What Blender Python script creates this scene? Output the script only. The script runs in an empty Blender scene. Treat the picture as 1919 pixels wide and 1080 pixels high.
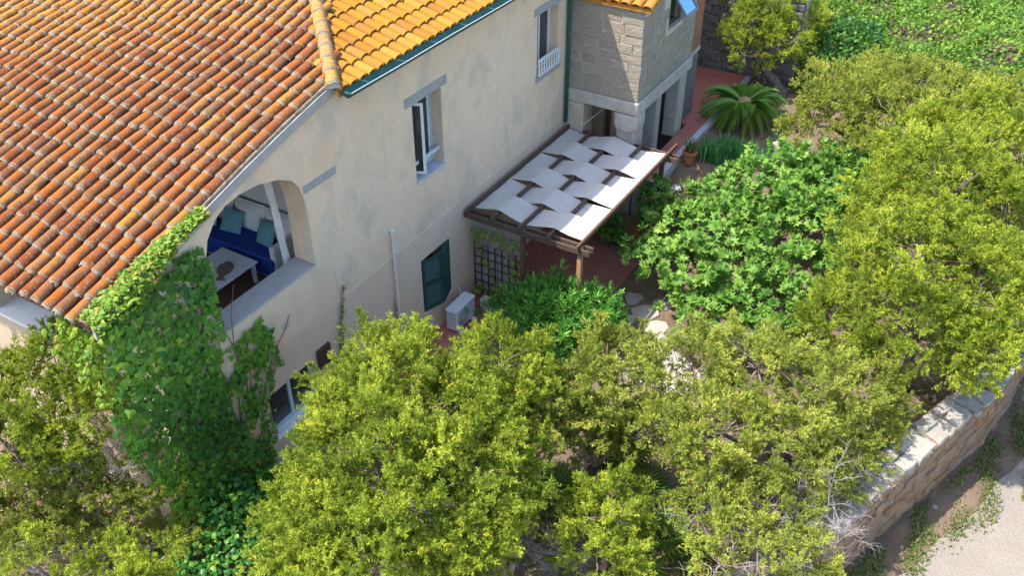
import bpy, math, random
import numpy as np
from mathutils import Vector, Matrix, Euler
from mathutils.geometry import tessellate_polygon

# ---------------------------------------------------------------- camera, sky, sun, exposure
SC = bpy.context.scene
COL = SC.collection
RAD = math.radians
cam_data = bpy.data.cameras.new("camera")
cam_data.sensor_width = 36.0
cam_data.lens = 36.0 * 1765.0 / 1919.0
cam_data.clip_start = 0.1
cam_data.clip_end = 2000.0
camera = bpy.data.objects.new("camera", cam_data)
COL.objects.link(camera)
camera.location = (9.6, 0.0, 13.03)
camera.rotation_euler = (RAD(90 - 36.7), 0.0, RAD(30.9))
SC.camera = camera

SUN_TRAVEL = Vector((0.43, 0.37, -1.0)).normalized()      # the way the light falls
to_sun = -SUN_TRAVEL
SUN_EL = math.asin(to_sun.z)
SUN_AZ = math.atan2(to_sun.x, to_sun.y)                     # clockwise from +Y
world = bpy.data.worlds.new("World")
SC.world = world
world.use_nodes = True
wn = world.node_tree
sky_node = wn.nodes.new("ShaderNodeTexSky")
sky_node.sky_type = 'NISHITA'
sky_node.sun_disc = False
sky_node.sun_elevation = SUN_EL
sky_node.sun_rotation = SUN_AZ
sky_node.air_density = 1.0
sky_node.dust_density = 1.6
sky_node.ozone_density = 1.0
bg = wn.nodes["Background"]
bg.inputs["Strength"].default_value = 0.15
wn.links.new(sky_node.outputs[0], bg.inputs["Color"])

sun_data = bpy.data.lights.new("sun", 'SUN')
sun_data.energy = 2.8
sun_data.angle = RAD(0.53)
sun_data.color = (1.0, 0.93, 0.82)
sun = bpy.data.objects.new("sun", sun_data)
COL.objects.link(sun)
sun.location = (-8, -3, 25)
sun.rotation_euler = SUN_TRAVEL.to_track_quat('-Z', 'Y').to_euler()

SC.view_settings.view_transform = 'Standard'
SC.view_settings.look = 'None'
SC.view_settings.gamma = 1.0
SC.view_settings.use_curve_mapping = False
SC.view_settings.exposure = 1.52
SC.render.engine = 'CYCLES'
SC.cycles.max_bounces = 8
SC.cycles.diffuse_bounces = 4
SC.cycles.transparent_max_bounces = 8
SC.cycles.use_denoising = True

# ---------------------------------------------------------------- object helpers
WLOC = {}          # world location of every object that parents something


def wl(o):
    return WLOC.get(o.name, np.zeros(3)) if o is not None else np.zeros(3)


def tag(o, label, cat, group=None, kind=None):
    o["label"] = label
    o["category"] = cat
    if group:
        o["group"] = group
    if kind:
        o["kind"] = kind
    return o


def thing(name, label, cat, loc, group=None):
    o = bpy.data.objects.new(name, None)
    o.empty_display_size = 0.1
    COL.objects.link(o)
    o.location = loc
    WLOC[o.name] = np.array(loc, float)
    return tag(o, label, cat, group)


def link(name, me, parent=None, loc=(0, 0, 0), rot=None, scale=None, local=False):
    """loc is in world space; the parents are never turned"""
    o = bpy.data.objects.new(name, me)
    COL.objects.link(o)
    if parent is not None:
        o.parent = parent
    o.location = np.array(loc, float) - (wl(parent) if parent is not None else 0)
    if rot is not None:
        o.rotation_euler = rot
    if scale is not None:
        o.scale = scale
    WLOC[o.name] = np.array(loc, float)
    return o


def np_mesh(name, V, F, mat, tint=None, smooth=False, mats=None, mi=None, side=None):
    """V (n,3); F list of index tuples or an (m,k) array"""
    me = bpy.data.meshes.new(name)
    V = np.asarray(V, np.float32)
    if isinstance(F, np.ndarray):
        m, k = F.shape
        loops = F.astype(np.int32).ravel()
        start = np.arange(m, dtype=np.int32) * k
    else:
        loops = np.array([i for f in F for i in f], np.int32)
        ln = np.array([len(f) for f in F], np.int32)
        start = np.concatenate([[0], np.cumsum(ln)[:-1]]).astype(np.int32)
        m = len(F)
    me.vertices.add(len(V))
    me.vertices.foreach_set("co", V.ravel())
    me.loops.add(len(loops))
    me.loops.foreach_set("vertex_index", loops)
    me.polygons.add(m)
    me.polygons.foreach_set("loop_start", start)
    if mats:
        for q in mats:
            me.materials.append(q)
        if mi is not None:
            me.polygons.foreach_set("material_index", np.asarray(mi, np.int32))
    elif mat is not None:
        me.materials.append(mat)
    if tint is not None:
        a = me.attributes.new("tint", 'FLOAT', 'POINT')
        a.data.foreach_set("value", np.asarray(tint, np.float32))
    if side is not None:
        a = me.attributes.new("side", 'FLOAT', 'POINT')
        a.data.foreach_set("value", np.asarray(side, np.float32))
    me.update(calc_edges=True)
    me.polygons.foreach_set("use_smooth", np.full(m, bool(smooth)))
    return me


class MB:
    """collects shapes in world space; build() links them as one mesh object"""

    def __init__(s):
        s.v = []
        s.f = []
        s.m = []
        s.cur = 0

    def add(s, V, F):
        n = len(s.v)
        s.v.extend([tuple(map(float, p)) for p in V])
        s.f.extend([tuple(int(i) + n for i in f) for f in F])
        s.m.extend([s.cur] * len(F))
        return s

    def box(s, lo, hi):
        (a, b, c), (d, e, f) = lo, hi
        return s.add([(a, b, c), (d, b, c), (d, e, c), (a, e, c), (a, b, f), (d, b, f), (d, e, f), (a, e, f)],
                     [(3, 2, 1, 0), (4, 5, 6, 7), (0, 1, 5, 4), (1, 2, 6, 5), (2, 3, 7, 6), (3, 0, 4, 7)])

    def cbox(s, c, size, M=None, ch=0.01):
        """chamfered box, centre c, full size, optional 3x3 turn"""
        hx, hy, hz = [q / 2 for q in size]
        ch = min(ch, hx * .45, hy * .45, hz * .45)
        V = []
        for sx in (-1, 1):
            for sy in (-1, 1):
                for sz in (-1, 1):
                    V += [(sx * hx, sy * (hy - ch), sz * (hz - ch)), (sx * (hx - ch), sy * hy, sz * (hz - ch)),
                          (sx * (hx - ch), sy * (hy - ch), sz * hz)]
        V = np.array(V)
        def i(sx, sy, sz, k): return (((sx > 0) * 2 + (sy > 0)) * 2 + (sz > 0)) * 3 + k
        F = []
        for q in (-1, 1):
            F.append([i(q, -1, -1, 0), i(q, 1, -1, 0), i(q, 1, 1, 0), i(q, -1, 1, 0)][::q])
            F.append([i(-1, q, -1, 1), i(-1, q, 1, 1), i(1, q, 1, 1), i(1, q, -1, 1)][::q])
            F.append([i(-1, -1, q, 2), i(1, -1, q, 2), i(1, 1, q, 2), i(-1, 1, q, 2)][::q])
            for r in (-1, 1):
                F.append([i(q, r, -1, 0), i(q, r, 1, 0), i(q, r, 1, 1), i(q, r, -1, 1)][::-q * r])
                F.append([i(q, -1, r, 0), i(q, 1, r, 0), i(q, 1, r, 2), i(q, -1, r, 2)][::q * r])
                F.append([i(-1, q, r, 1), i(1, q, r, 1), i(1, q, r, 2), i(-1, q, r, 2)][::-q * r])
                for t in (-1, 1):
                    F.append([i(q, r, t, 0), i(q, r, t, 1), i(q, r, t, 2)][::q * r * t])
        if M is not None:
            V = V @ np.array(M).T
        return s.add(V + np.array(c, float), F)

    def tube(s, pts, rad, n=6, caps=True):
        pts = np.array(pts, float)
        rad = np.broadcast_to(np.array(rad, float), (len(pts),))
        t = np.gradient(pts, axis=0)
        t /= np.linalg.norm(t, axis=1)[:, None] + 1e-9
        up = np.array([0, 0, 1.0]) if abs(t[0][2]) < .9 else np.array([1.0, 0, 0])
        V = []
        for p, d, r in zip(pts, t, rad):
            a = np.cross(up, d); a /= np.linalg.norm(a) + 1e-9
            b = np.cross(d, a)
            for k in range(n):
                w = 2 * math.pi * k / n
                V.append(p + r * (a * math.cos(w) + b * math.sin(w)))
        F = []
        for j in range(len(pts) - 1):
            for k in range(n):
                k2 = (k + 1) % n
                F.append((j * n + k, j * n + k2, (j + 1) * n + k2, (j + 1) * n + k))
        if caps:
            F.append(tuple(range(n))[::-1])
            F.append(tuple((len(pts) - 1) * n + k for k in range(n)))
        return s.add(V, F)

    def slab(s, outline, holes, thick, fn):
        """flat wall with holes; outline in 2D, fn(u, v, w) -> world point, w from 0 (face) to -thick"""
        loops = [outline] + list(holes)
        tri = tessellate_polygon([[Vector((p[0], p[1], 0)) for p in L] for L in loops])
        flat = [p for L in loops for p in L]
        n = len(flat)
        A = [np.array(fn(p[0], p[1], 0.0)) for p in flat]
        V = A + [np.array(fn(p[0], p[1], -thick)) for p in flat]
        c0 = np.array(fn(0, 0, 0.0)); out = c0 - np.array(fn(0, 0, -1.0))
        F = []
        for t in tri:
            nn = np.cross(A[t[1]] - A[t[0]], A[t[2]] - A[t[0]])
            t = tuple(t) if nn @ out > 0 else tuple(t)[::-1]
            F.append(t)
            F.append(tuple(i + n for i in t[::-1]))
        k = 0
        for L in loops:
            m = len(L)
            for j in range(m):
                F.append((k + j, k + (j + 1) % m, n + k + (j + 1) % m, n + k + j))
            k += m
        return s.add(V, F)

    def build(s, name, mat, parent=None, smooth=False, mats=None, loc=None):
        V = np.array(s.v, float)
        base = np.array(loc, float) if loc is not None else wl(parent)
        me = np_mesh(name, V - base, s.f, mat, smooth=smooth, mats=mats, mi=s.m if mats else None)
        return link(name, me, parent, loc=base)


def struct(o):
    o["kind"] = "structure"
    return o


def stuff(o):
    o["kind"] = "stuff"
    return o


def cross_frame(d, rng, roll=None):
    """N directions -> N rotation matrices whose z column is d, with a random roll"""
    d = d / (np.linalg.norm(d, axis=1)[:, None] + 1e-9)
    r = rng.normal(size=d.shape) if roll is None else np.broadcast_to(roll, d.shape)
    a = np.cross(r, d)
    a /= np.linalg.norm(a, axis=1)[:, None] + 1e-9
    b = np.cross(d, a)
    return np.stack([a, b, d], axis=2)


def scatter(name, TV, TF, pos, rot, scale, tint, mat, parent=None, loc=None, smooth=False):
    """many turned copies of one small shape, merged"""
    TV = np.asarray(TV, float); TF = np.asarray(TF, int)
    N = len(pos); nv = len(TV)
    scale = np.broadcast_to(np.asarray(scale, float), (N,))
    base = np.array(loc, float) if loc is not None else wl(parent)
    V = np.einsum('nij,vj->nvi', rot, TV) * scale[:, None, None] + (pos - base)[:, None, :]
    F = TF[None] + (np.arange(N) * nv)[:, None, None]
    me = np_mesh(name, V.reshape(-1, 3), F.reshape(-1, TF.shape[1]), mat, tint=np.repeat(tint, nv), smooth=smooth)
    return link(name, me, parent, loc=base)


def in_poly(P, poly):
    x, y = P[:, 0], P[:, 1]
    ins = np.zeros(len(P), bool)
    n = len(poly)
    for i in range(n):
        x1, y1 = poly[i]; x2, y2 = poly[(i + 1) % n]
        c = ((y1 > y) != (y2 > y)) & (x < (x2 - x1) * (y - y1) / (y2 - y1 + 1e-12) + x1)
        ins ^= c
    return ins


# ---------------------------------------------------------------- materials
class Mat:
    def __init__(s, name, rough=0.8, spec=0.3):
        s.m = bpy.data.materials.new(name)
        s.m.use_nodes = True
        s.nt = s.m.node_tree
        s.b = s.nt.nodes["Principled BSDF"]
        s.b.inputs["Roughness"].default_value = rough
        s.b.inputs["Specular IOR Level"].default_value = spec

    def n(s, t, **kw):
        q = s.nt.nodes.new(t)
        for k, v in kw.items():
            setattr(q, k, v)
        return q

    def l(s, a, b):
        s.nt.links.new(a, b)

    def pos(s, scale=(1, 1, 1)):
        g = s.n("ShaderNodeNewGeometry")
        mp = s.n("ShaderNodeMapping")
        mp.inputs["Scale"].default_value = scale
        s.l(g.outputs["Position"], mp.inputs["Vector"])
        return mp.outputs[0]

    def obj(s, scale=(1, 1, 1)):
        g = s.n("ShaderNodeTexCoord")
        mp = s.n("ShaderNodeMapping")
        mp.inputs["Scale"].default_value = scale
        s.l(g.outputs["Object"], mp.inputs["Vector"])
        return mp.outputs[0]

    def noise(s, vec, scale, detail=4, rough=0.6, dist=0.0):
        q = s.n("ShaderNodeTexNoise")
        q.inputs["Scale"].default_value = scale
        q.inputs["Detail"].default_value = detail
        q.inputs["Roughness"].default_value = rough
        q.inputs["Distortion"].default_value = dist
        if vec is not None:
            s.l(vec, q.inputs["Vector"])
        return q.outputs[0]

    def ramp(s, fac, stops, interp='LINEAR'):
        q = s.n("ShaderNodeValToRGB")
        q.color_ramp.interpolation = interp
        els = q.color_ramp.elements
        while len(els) < len(stops):
            els.new(0.5)
        for e, (p, c) in zip(els, stops):
            e.position = p
            e.color = (*c, 1) if len(c) == 3 else c
        s.l(fac, q.inputs[0])
        return q.outputs[0]

    def mix(s, fac, a, b, mode='MIX'):
        q = s.n("ShaderNodeMix", data_type='RGBA', blend_type=mode)
        for inp, v in ((q.inputs[0], fac), (q.inputs[6], a), (q.inputs[7], b)):
            if isinstance(v, (int, float)):
                inp.default_value = v
            elif isinstance(v, tuple):
                inp.default_value = (*v, 1)
            else:
                s.l(v, inp)
        return q.outputs[2]

    def math(s, op, a, b=0.0):
        q = s.n("ShaderNodeMath", operation=op)
        for inp, v in zip(q.inputs, (a, b)):
            if isinstance(v, (int, float)):
                inp.default_value = v
            else:
                s.l(v, inp)
        return q.outputs[0]

    def col(s, v):
        if isinstance(v, tuple):
            s.b.inputs["Base Color"].default_value = (*v, 1)
        else:
            s.l(v, s.b.inputs["Base Color"])
        return s

    def bump(s, h, strength=0.3, dist=0.02):
        q = s.n("ShaderNodeBump")
        q.inputs["Strength"].default_value = strength
        q.inputs["Distance"].default_value = dist
        s.l(h, q.inputs["Height"])
        s.l(q.outputs[0], s.b.inputs["Normal"])
        return s


def bw(lo, hi):
    return [(lo, (0, 0, 0)), (hi, (1, 1, 1))]


def simple(name, c1, c2, scale=6.0, rough=0.8, spec=0.3, bump=0.2, bscale=40, bdist=0.01, coord='pos', stretch=(1, 1, 1)):
    M = Mat(name, rough, spec)
    v = M.pos(stretch) if coord == 'pos' else M.obj(stretch)
    M.col(M.ramp(M.noise(v, scale, 6, .65), [(.3, c1), (.7, c2)]))
    if bump:
        M.bump(M.noise(v, bscale, 4), bump, bdist)
    return M.m


def foliage(name, stops, trans=0.35, rough=0.55, tcol=None, spec=0.25):
    M = Mat(name, rough, spec)
    a = M.n("ShaderNodeAttribute", attribute_name="tint")
    c = M.ramp(a.outputs["Fac"], stops)
    M.col(c)
    tr = M.n("ShaderNodeBsdfTranslucent")
    M.l(M.mix(0.5, c, tcol or stops[-1][1]), tr.inputs["Color"])
    mx = M.n("ShaderNodeMixShader")
    mx.inputs[0].default_value = trans
    M.l(M.b.outputs[0], mx.inputs[1])
    M.l(tr.outputs[0], mx.inputs[2])
    M.l(mx.outputs[0], M.nt.nodes["Material Output"].inputs["Surface"])
    return M.m


MT = {}

# weathered stucco: warm and grey patches laid on with a float, pinker on the lower storey
M = Mat("stucco", 0.92, 0.15)
big = M.noise(M.pos((1, 1, .7)), .75, 4, .55, .8)
base = M.ramp(big, [(.34, (.64, .515, .39)), (.45, (.75, .58, .415)), (.54, (.82, .61, .42)), (.66, (.64, .515, .39))])
mid = M.noise(M.pos((1, 1, .6)), 2.1, 5, .6, 1.6)
base = M.mix(M.ramp(mid, [(.50, (0, 0, 0)), (.72, (.8, .8, .8))]), base, (.80, .66, .50))
base = M.mix(M.ramp(mid, [(.30, (.6, .6, .6)), (.44, (0, 0, 0))]), base, (.60, .475, .355))
sep = M.n("ShaderNodeSeparateXYZ"); g = M.n("ShaderNodeNewGeometry"); M.l(g.outputs["Position"], sep.inputs[0])
low = M.math('LESS_THAN', M.math('ADD', sep.outputs[2], M.math('MULTIPLY', M.noise(M.pos(), 3.0, 3), .05)), 2.72)
base = M.mix(M.math('MULTIPLY', low, .5), base, (.67, .505, .40))
warm = M.noise(M.pos((1, 1, .8)), 1.3, 3, .5, 1.0)
base = M.mix(M.ramp(warm, [(.57, (0, 0, 0)), (.70, (.75, .75, .75))]), base, (.82, .54, .34))
drip = M.noise(M.pos((5, 5, .22)), 1.6, 5, .65)
base = M.mix(M.ramp(drip, [(.58, (0, 0, 0)), (.78, (.28, .28, .28))]), base, (.44, .36, .30))
fine = M.noise(M.pos(), 30, 5, .7)
base = M.mix(.16, base, M.ramp(fine, [(.3, (.36, .31, .27)), (.7, (.62, .54, .46))]))
M.col(base)
M.bump(M.math('ADD', M.math('MULTIPLY', mid, 1.5), M.math('MULTIPLY', fine, .35)), .3, .02)
MT['stucco'] = M.m

MT['pale_plaster'] = simple("pale_plaster", (.62, .64, .65), (.70, .71, .71), 3, .9, .15, .15)
MT['tan_plaster'] = simple("tan_plaster", (.50, .40, .28), (.60, .50, .37), 3, .9, .15, .2)
MT['cream_trim'] = simple("cream_trim", (.35, .335, .315), (.44, .425, .40), 5, .9, .15, .3, 30)
MT['white_plaster'] = simple("white_plaster", (.72, .71, .68), (.82, .81, .78), 4, .85, .2, .15)
MT['granite'] = simple("granite", (.27, .265, .26), (.43, .42, .41), 26, .85, .2, .35, 60)
MT['concrete'] = simple("concrete", (.37, .335, .29), (.53, .49, .43), 5, .9, .15, .4, 24, .02)
MT['mortar'] = simple("mortar", (.47, .39, .31), (.60, .54, .46), 7, .95, .1, .5, 30, .02)
MT['red_floor'] = simple("red_floor", (.34, .12, .085), (.45, .185, .14), 2.2, .75, .25, .12, 40)
MT['kerb'] = simple("kerb", (.40, .42, .44), (.54, .55, .56), 8, .9, .15, .4, 40)
MT['loggia_floor'] = simple("loggia_floor", (.10, .05, .032), (.19, .10, .06), 5, .5, .4, .1)
MT['dark_green'] = simple("dark_green", (.012, .05, .045), (.02, .075, .065), 12, .5, .4, .1)
MT['gutter_green'] = simple("gutter_green", (.015, .085, .07), (.025, .12, .10), 6, .45, .5, .05)
MT['white_paint'] = simple("white_paint", (.66, .68, .69), (.78, .79, .79), 9, .5, .4, .05)
MT['blue_paint'] = simple("blue_paint", (.42, .52, .58), (.56, .64, .68), 8, .5, .4, .05)
MT['dark_room'] = simple("dark_room", (.03, .03, .032), (.05, .05, .05), 4, .9, .1, 0)
MT['white_pvc'] = simple("white_pvc", (.62, .60, .56), (.72, .70, .66), 6, .5, .4, .05)
MT['ac_white'] = simple("ac_white", (.60, .62, .63), (.70, .72, .72), 5, .45, .4, .03)
MT['ac_dark'] = simple("ac_dark", (.12, .13, .14), (.18, .19, .2), 5, .5, .4, .03)
MT['terracotta'] = simple("terracotta", (.36, .11, .05), (.48, .18, .09), 9, .8, .2, .2)
MT['rust_wood'] = simple("rust_wood", (.24, .10, .055), (.34, .16, .09), 9, .8, .2, .2, stretch=(1, 1, .2))
MT['bark'] = simple("bark", (.10, .075, .055), (.26, .215, .18), 14, .95, .1, .6, 40, .02, stretch=(1, 1, .3))
MT['twig'] = simple("twig", (.22, .19, .18), (.40, .36, .345), 12, .95, .1, .2)
MT['brown_twig'] = simple("brown_twig", (.10, .065, .05), (.21, .15, .12), 12, .95, .1, .2)
MT['weathered_wood'] = simple("weathered_wood", (.055, .038, .03), (.15, .105, .08), 9, .85, .2, .5, 50, .01, stretch=(6, .5, 6))
MT['weathered_wood_x'] = simple("weathered_wood_x", (.055, .038, .03), (.15, .105, .08), 9, .85, .2, .5, 50, .01, stretch=(.5, 6, 6))
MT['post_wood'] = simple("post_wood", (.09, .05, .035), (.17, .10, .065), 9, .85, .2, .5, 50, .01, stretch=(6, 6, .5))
MT['new_wood'] = simple("new_wood", (.36, .19, .09), (.52, .31, .16), 9, .8, .2, .4, 50, .01, stretch=(6, 6, .5))
MT['lattice_wood'] = simple("lattice_wood", (.05, .03, .024), (.10, .06, .045), 9, .85, .2, .3, stretch=(6, 6, .5))
MT['straw'] = simple("straw", (.30, .19, .09), (.46, .32, .17), 9, .9, .1, .2)

# woven canvas
M = Mat("canvas", .9, .1)
v = M.pos()
M.col(M.ramp(M.noise(v, 4, 5, .7), [(.3, (.56, .535, .495)), (.7, (.63, .605, .565))]))
tr = M.n("ShaderNodeBsdfTranslucent"); tr.inputs[0].default_value = (.6, .58, .55, 1)
mx = M.n("ShaderNodeMixShader"); mx.inputs[0].default_value = .15
M.l(M.b.outputs[0], mx.inputs[1]); M.l(tr.outputs[0], mx.inputs[2]); M.l(mx.outputs[0], M.nt.nodes["Material Output"].inputs[0])
M.bump(M.noise(M.pos((1, 3, 1)), 9, 4), .25, .02)
MT['canvas'] = M.m

# glass that mirrors the sky a little and is opaque, its dark colour standing in for the unlit room
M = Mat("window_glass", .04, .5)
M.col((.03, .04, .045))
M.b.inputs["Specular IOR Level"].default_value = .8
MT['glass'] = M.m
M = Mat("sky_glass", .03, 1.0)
M.col((.16, .36, .52)); M.b.inputs["Metallic"].default_value = .7  # the sky's reflected blue is put into the base colour
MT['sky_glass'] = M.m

# soft furnishings
MT['blue_cloth'] = simple("blue_cloth", (.018, .045, .24), (.045, .09, .36), 40, .9, .1, .2, 90)
MT['teal_cloth'] = simple("teal_cloth", (.14, .30, .36), (.21, .39, .45), 30, .9, .1, .2, 90)
MT['white_cloth'] = simple("white_cloth", (.72, .72, .70), (.80, .80, .78), 6, .9, .1, .3, 20, .02)
MT['white_wood'] = simple("white_wood", (.64, .65, .66), (.76, .76, .76), 9, .7, .2, .3, 40, .01, stretch=(.4, 5, 5))
MT['driftwood'] = simple("driftwood", (.58, .57, .55), (.82, .82, .80), 7, .8, .2, .6, 14, .03, stretch=(3, 3, .5))
MT['fish_wood'] = simple("fish_wood", (.16, .10, .08), (.27, .19, .155), 12, .8, .2, .3)


def stone_mat(name, stops, lich=(.30, .27, .24), bump=.6, nscale=9, bdist=.03):
    M = Mat(name, .93, .12)
    oi = M.n("ShaderNodeObjectInfo")
    v = M.pos()
    c = M.ramp(oi.outputs["Random"], stops)
    nz = M.noise(v, nscale, 6, .75)
    c = M.mix(M.ramp(nz, [(.42, (0, 0, 0)), (.7, (.75, .75, .75))]), c, lich)
    f = M.noise(v, 45, 5, .7)
    c = M.mix(.5, c, M.mix(1.0, c, M.ramp(f, [(.3, (.45, .45, .45)), (.7, (1.25, 1.25, 1.25))]), 'MULTIPLY'))
    M.col(c)
    M.bump(M.math('ADD', nz, M.math('MULTIPLY', f, .5)), bump, bdist)
    return M.m


MT['block'] = stone_mat("granite_block", [(0, (.43, .37, .295)), (.5, (.52, .45, .36)), (1, (.48, .395, .30))], (.38, .335, .28), 1.0, 22, .05)
MT['wall_stone'] = stone_mat("wall_stone", [(0, (.28, .165, .085)), (.35, (.39, .245, .135)), (.7, (.33, .235, .165)), (1, (.43, .29, .165))], (.22, .16, .12), .8)
MT['brown_mortar'] = simple("brown_mortar", (.20, .145, .105), (.30, .225, .165), 7, .95, .1, .5, 30, .02)
MT['cap_stone'] = stone_mat("cap_stone", [(0, (.360, .338, .297)), (.5, (.432, .410, .365)), (1, (.396, .360, .306))], (.279, .261, .234), .6)
MT['grey_stone'] = stone_mat("grey_stone", [(0, (.17, .165, .16)), (.5, (.24, .23, .22)), (1, (.20, .18, .16))], (.13, .125, .12), .6)
MT['flag_stone'] = stone_mat("flag_stone", [(0, (.44, .40, .36)), (.5, (.52, .48, .44)), (1, (.47, .42, .37))], (.34, .31, .28), .5)


def tile_mat(name, src, stops, lichen, grime=.5, yellow=False):
    """clay tile: own shade per tile, darker brown crust on the +x flank, lichen discs, pale mortar and lichen at the lip (local -y)"""
    M = Mat(name, .9, .06)
    if src == 'object':
        r = M.n("ShaderNodeObjectInfo").outputs["Random"]
    else:
        r = M.n("ShaderNodeAttribute", attribute_name="tint").outputs["Fac"]
    c = M.ramp(r, stops)
    p = M.pos()
    if yellow:                                    # the upper far corner was relaid with paler ochre tiles
        dv = M.n("ShaderNodeVectorMath", operation='DOT_PRODUCT')
        M.l(p, dv.inputs[0]); dv.inputs[1].default_value = (-.6, 1.0, 0)
        f = M.math('ADD', M.math('SUBTRACT', dv.outputs["Value"], 12.4), M.math('MULTIPLY', r, 1.6))
        c = M.mix(M.math('MULTIPLY', M.ramp(M.math('MULTIPLY', f, .35), bw(.1, .95)), .8), c, (.50, .235, .03))
    big = M.noise(p, 11, 5, .7)
    c = M.mix(M.ramp(big, [(.45, (0, 0, 0)), (.66, (grime, grime, grime))]), c, (.20, .125, .095))
    vor = M.n("ShaderNodeTexVoronoi", feature='F1')
    vor.inputs["Scale"].default_value = 17
    vor.inputs["Randomness"].default_value = 1
    M.l(p, vor.inputs["Vector"])
    wob = M.noise(p, 26, 4, .7)
    spot = M.ramp(M.math('ADD', vor.outputs["Distance"], M.math('MULTIPLY', M.math('SUBTRACT', wob, .5), .35)), [(.17, (1, 1, 1)), (.32, (0, 0, 0))])
    mask = M.ramp(M.noise(p, 3.6, 4, .6), [(.46, (0, 0, 0)), (.60, (lichen, lichen, lichen))])
    c = M.mix(M.math('MULTIPLY', spot, mask), c, (.21, .175, .125))
    crust = M.noise(p, 22, 6, .8)
    sd = M.n("ShaderNodeAttribute", attribute_name="side").outputs["Fac"]
    flank = M.math('MULTIPLY', M.ramp(M.math('ADD', sd, M.math('MULTIPLY', M.math('SUBTRACT', M.noise(p, 5, 4), .5), 1.8)), bw(.25, .75)), lichen)
    c = M.mix(M.math('MULTIPLY', flank, M.ramp(crust, bw(.36, .55))), c, (.11, .06, .038))
    c = M.mix(M.math('MULTIPLY', flank, spot), c, (.20, .17, .13))
    mask2 = M.ramp(M.noise(p, 2.6, 4, .6), [(.50, (0, 0, 0)), (.66, (lichen, lichen, lichen))])
    c = M.mix(M.math('MULTIPLY', M.ramp(crust, bw(.50, .60)), mask2), c, (.15, .11, .08))
    fine = M.noise(p, 60, 4, .7)
    c = M.mix(.3, c, M.mix(1.0, c, M.ramp(fine, [(.3, (.5, .5, .5)), (.7, (1.3, 1.3, 1.3))]), 'MULTIPLY'))
    M.col(c)
    M.bump(M.math('ADD', big, M.math('MULTIPLY', fine, .5)), .35, .01)
    return M.m


OLD = [(0, (.189, .046, .008)), (.22, (.292, .081, .010)), (.45, (.344, .106, .012)), (.62, (.241, .077, .016)), (.78, (.361, .137, .013)), (.9, (.189, .081, .034)), (1, (.370, .177, .018))]
NEW = [(0, (.310, .129, .015)), (.3, (.396, .202, .022)), (.6, (.361, .172, .019)), (.85, (.430, .241, .034)), (1, (.327, .163, .043))]
MT['tile_old'] = tile_mat("old_clay_tile", 'object', OLD, .95, .72, True)
MT['tile_old_s'] = tile_mat("old_clay_tile_mass", 'attr', OLD, .95, .72, True)
MT['tile_new'] = tile_mat("new_clay_tile", 'object', NEW, .3, .45)
MT['tile_new_s'] = tile_mat("new_clay_tile_mass", 'attr', NEW, .3, .45)
MT['tile_hip'] = tile_mat("hip_clay_tile", 'object', [(0, (.40, .20, .04)), (.5, (.46, .25, .05)), (1, (.36, .21, .09))], .95, .7)
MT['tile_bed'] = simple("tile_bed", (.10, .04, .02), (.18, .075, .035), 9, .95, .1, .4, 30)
MT['new_bed'] = simple("new_bed", (.34, .15, .03), (.5, .24, .05), 9, .95, .1, .3, 30)
M = Mat("tile_mortar", .95, .1)
v = M.pos()
n1 = M.noise(v, 13, 5, .7); n2 = M.noise(v, 55, 5, .75)
c = M.ramp(n1, [(.34, (.20, .095, .045)), (.44, (.22, .18, .125)), (.60, (.33, .285, .21)), (.75, (.18, .15, .115))])
M.col(M.mix(.5, c, M.mix(1.0, c, M.ramp(n2, [(.32, (.45, .45, .45)), (.68, (1.3, 1.3, 1.3))]), 'MULTIPLY')))
M.bump(n2, .9, .02)
MT['tile_mortar'] = M.m

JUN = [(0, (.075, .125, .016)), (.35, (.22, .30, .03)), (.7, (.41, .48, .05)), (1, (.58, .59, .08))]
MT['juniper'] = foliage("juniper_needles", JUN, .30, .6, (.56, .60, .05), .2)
MT['juniper_olive'] = foliage("juniper_olive", [(0, (.11, .15, .03)), (.4, (.27, .32, .05)), (.75, (.45, .49, .085)), (1, (.60, .58, .12))], .30, .6, (.58, .59, .08), .2)
MT['weed'] = foliage("weed_leaf", [(0, (.10, .14, .03)), (1, (.30, .34, .10))], .3)
MT['ivy'] = foliage("ivy_leaf", [(0, (.035, .12, .025)), (.5, (.08, .23, .028)), (.85, (.17, .36, .035)), (1, (.32, .46, .05))], .3, .42, (.25, .44, .04), .4)
MT['ivy_bright'] = foliage("ivy_bright_leaf", [(0, (.09, .21, .02)), (.6, (.2, .34, .028)), (.93, (.30, .40, .04)), (1, (.45, .22, .05))], .35, .45, (.3, .42, .04), .4)  # brighter ivy green; on the verge it stands for sunlight
MT['ground_ivy'] = foliage("ground_ivy_leaf", [(0, (.025, .12, .03)), (.5, (.06, .22, .03)), (1, (.22, .40, .04))], .3, .4, (.2, .4, .04), .4)
MT['fig'] = foliage("fig_leaf", [(0, (.055, .155, .03)), (.5, (.17, .335, .055)), (1, (.34, .50, .11))], .3, .5, (.26, .46, .06))
MT['oleander'] = foliage("oleander_leaf", [(0, (.03, .15, .03)), (.5, (.11, .33, .04)), (1, (.28, .52, .08))], .3, .4, (.18, .46, .05), .4)
MT['agapanthus'] = foliage("strap_leaf", [(0, (.02, .13, .07)), (.5, (.05, .23, .08)), (1, (.18, .42, .06))], .3, .4, (.14, .4, .06), .4)
MT['sago'] = foliage("sago_leaf", [(0, (.03, .12, .025)), (.6, (.12, .26, .03)), (1, (.32, .42, .04))], .25, .35, (.26, .4, .03), .5)
MT['fan'] = foliage("fan_leaf", [(0, (.06, .13, .035)), (.6, (.16, .26, .05)), (1, (.34, .40, .07))], .25, .45, (.28, .38, .05))
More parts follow.
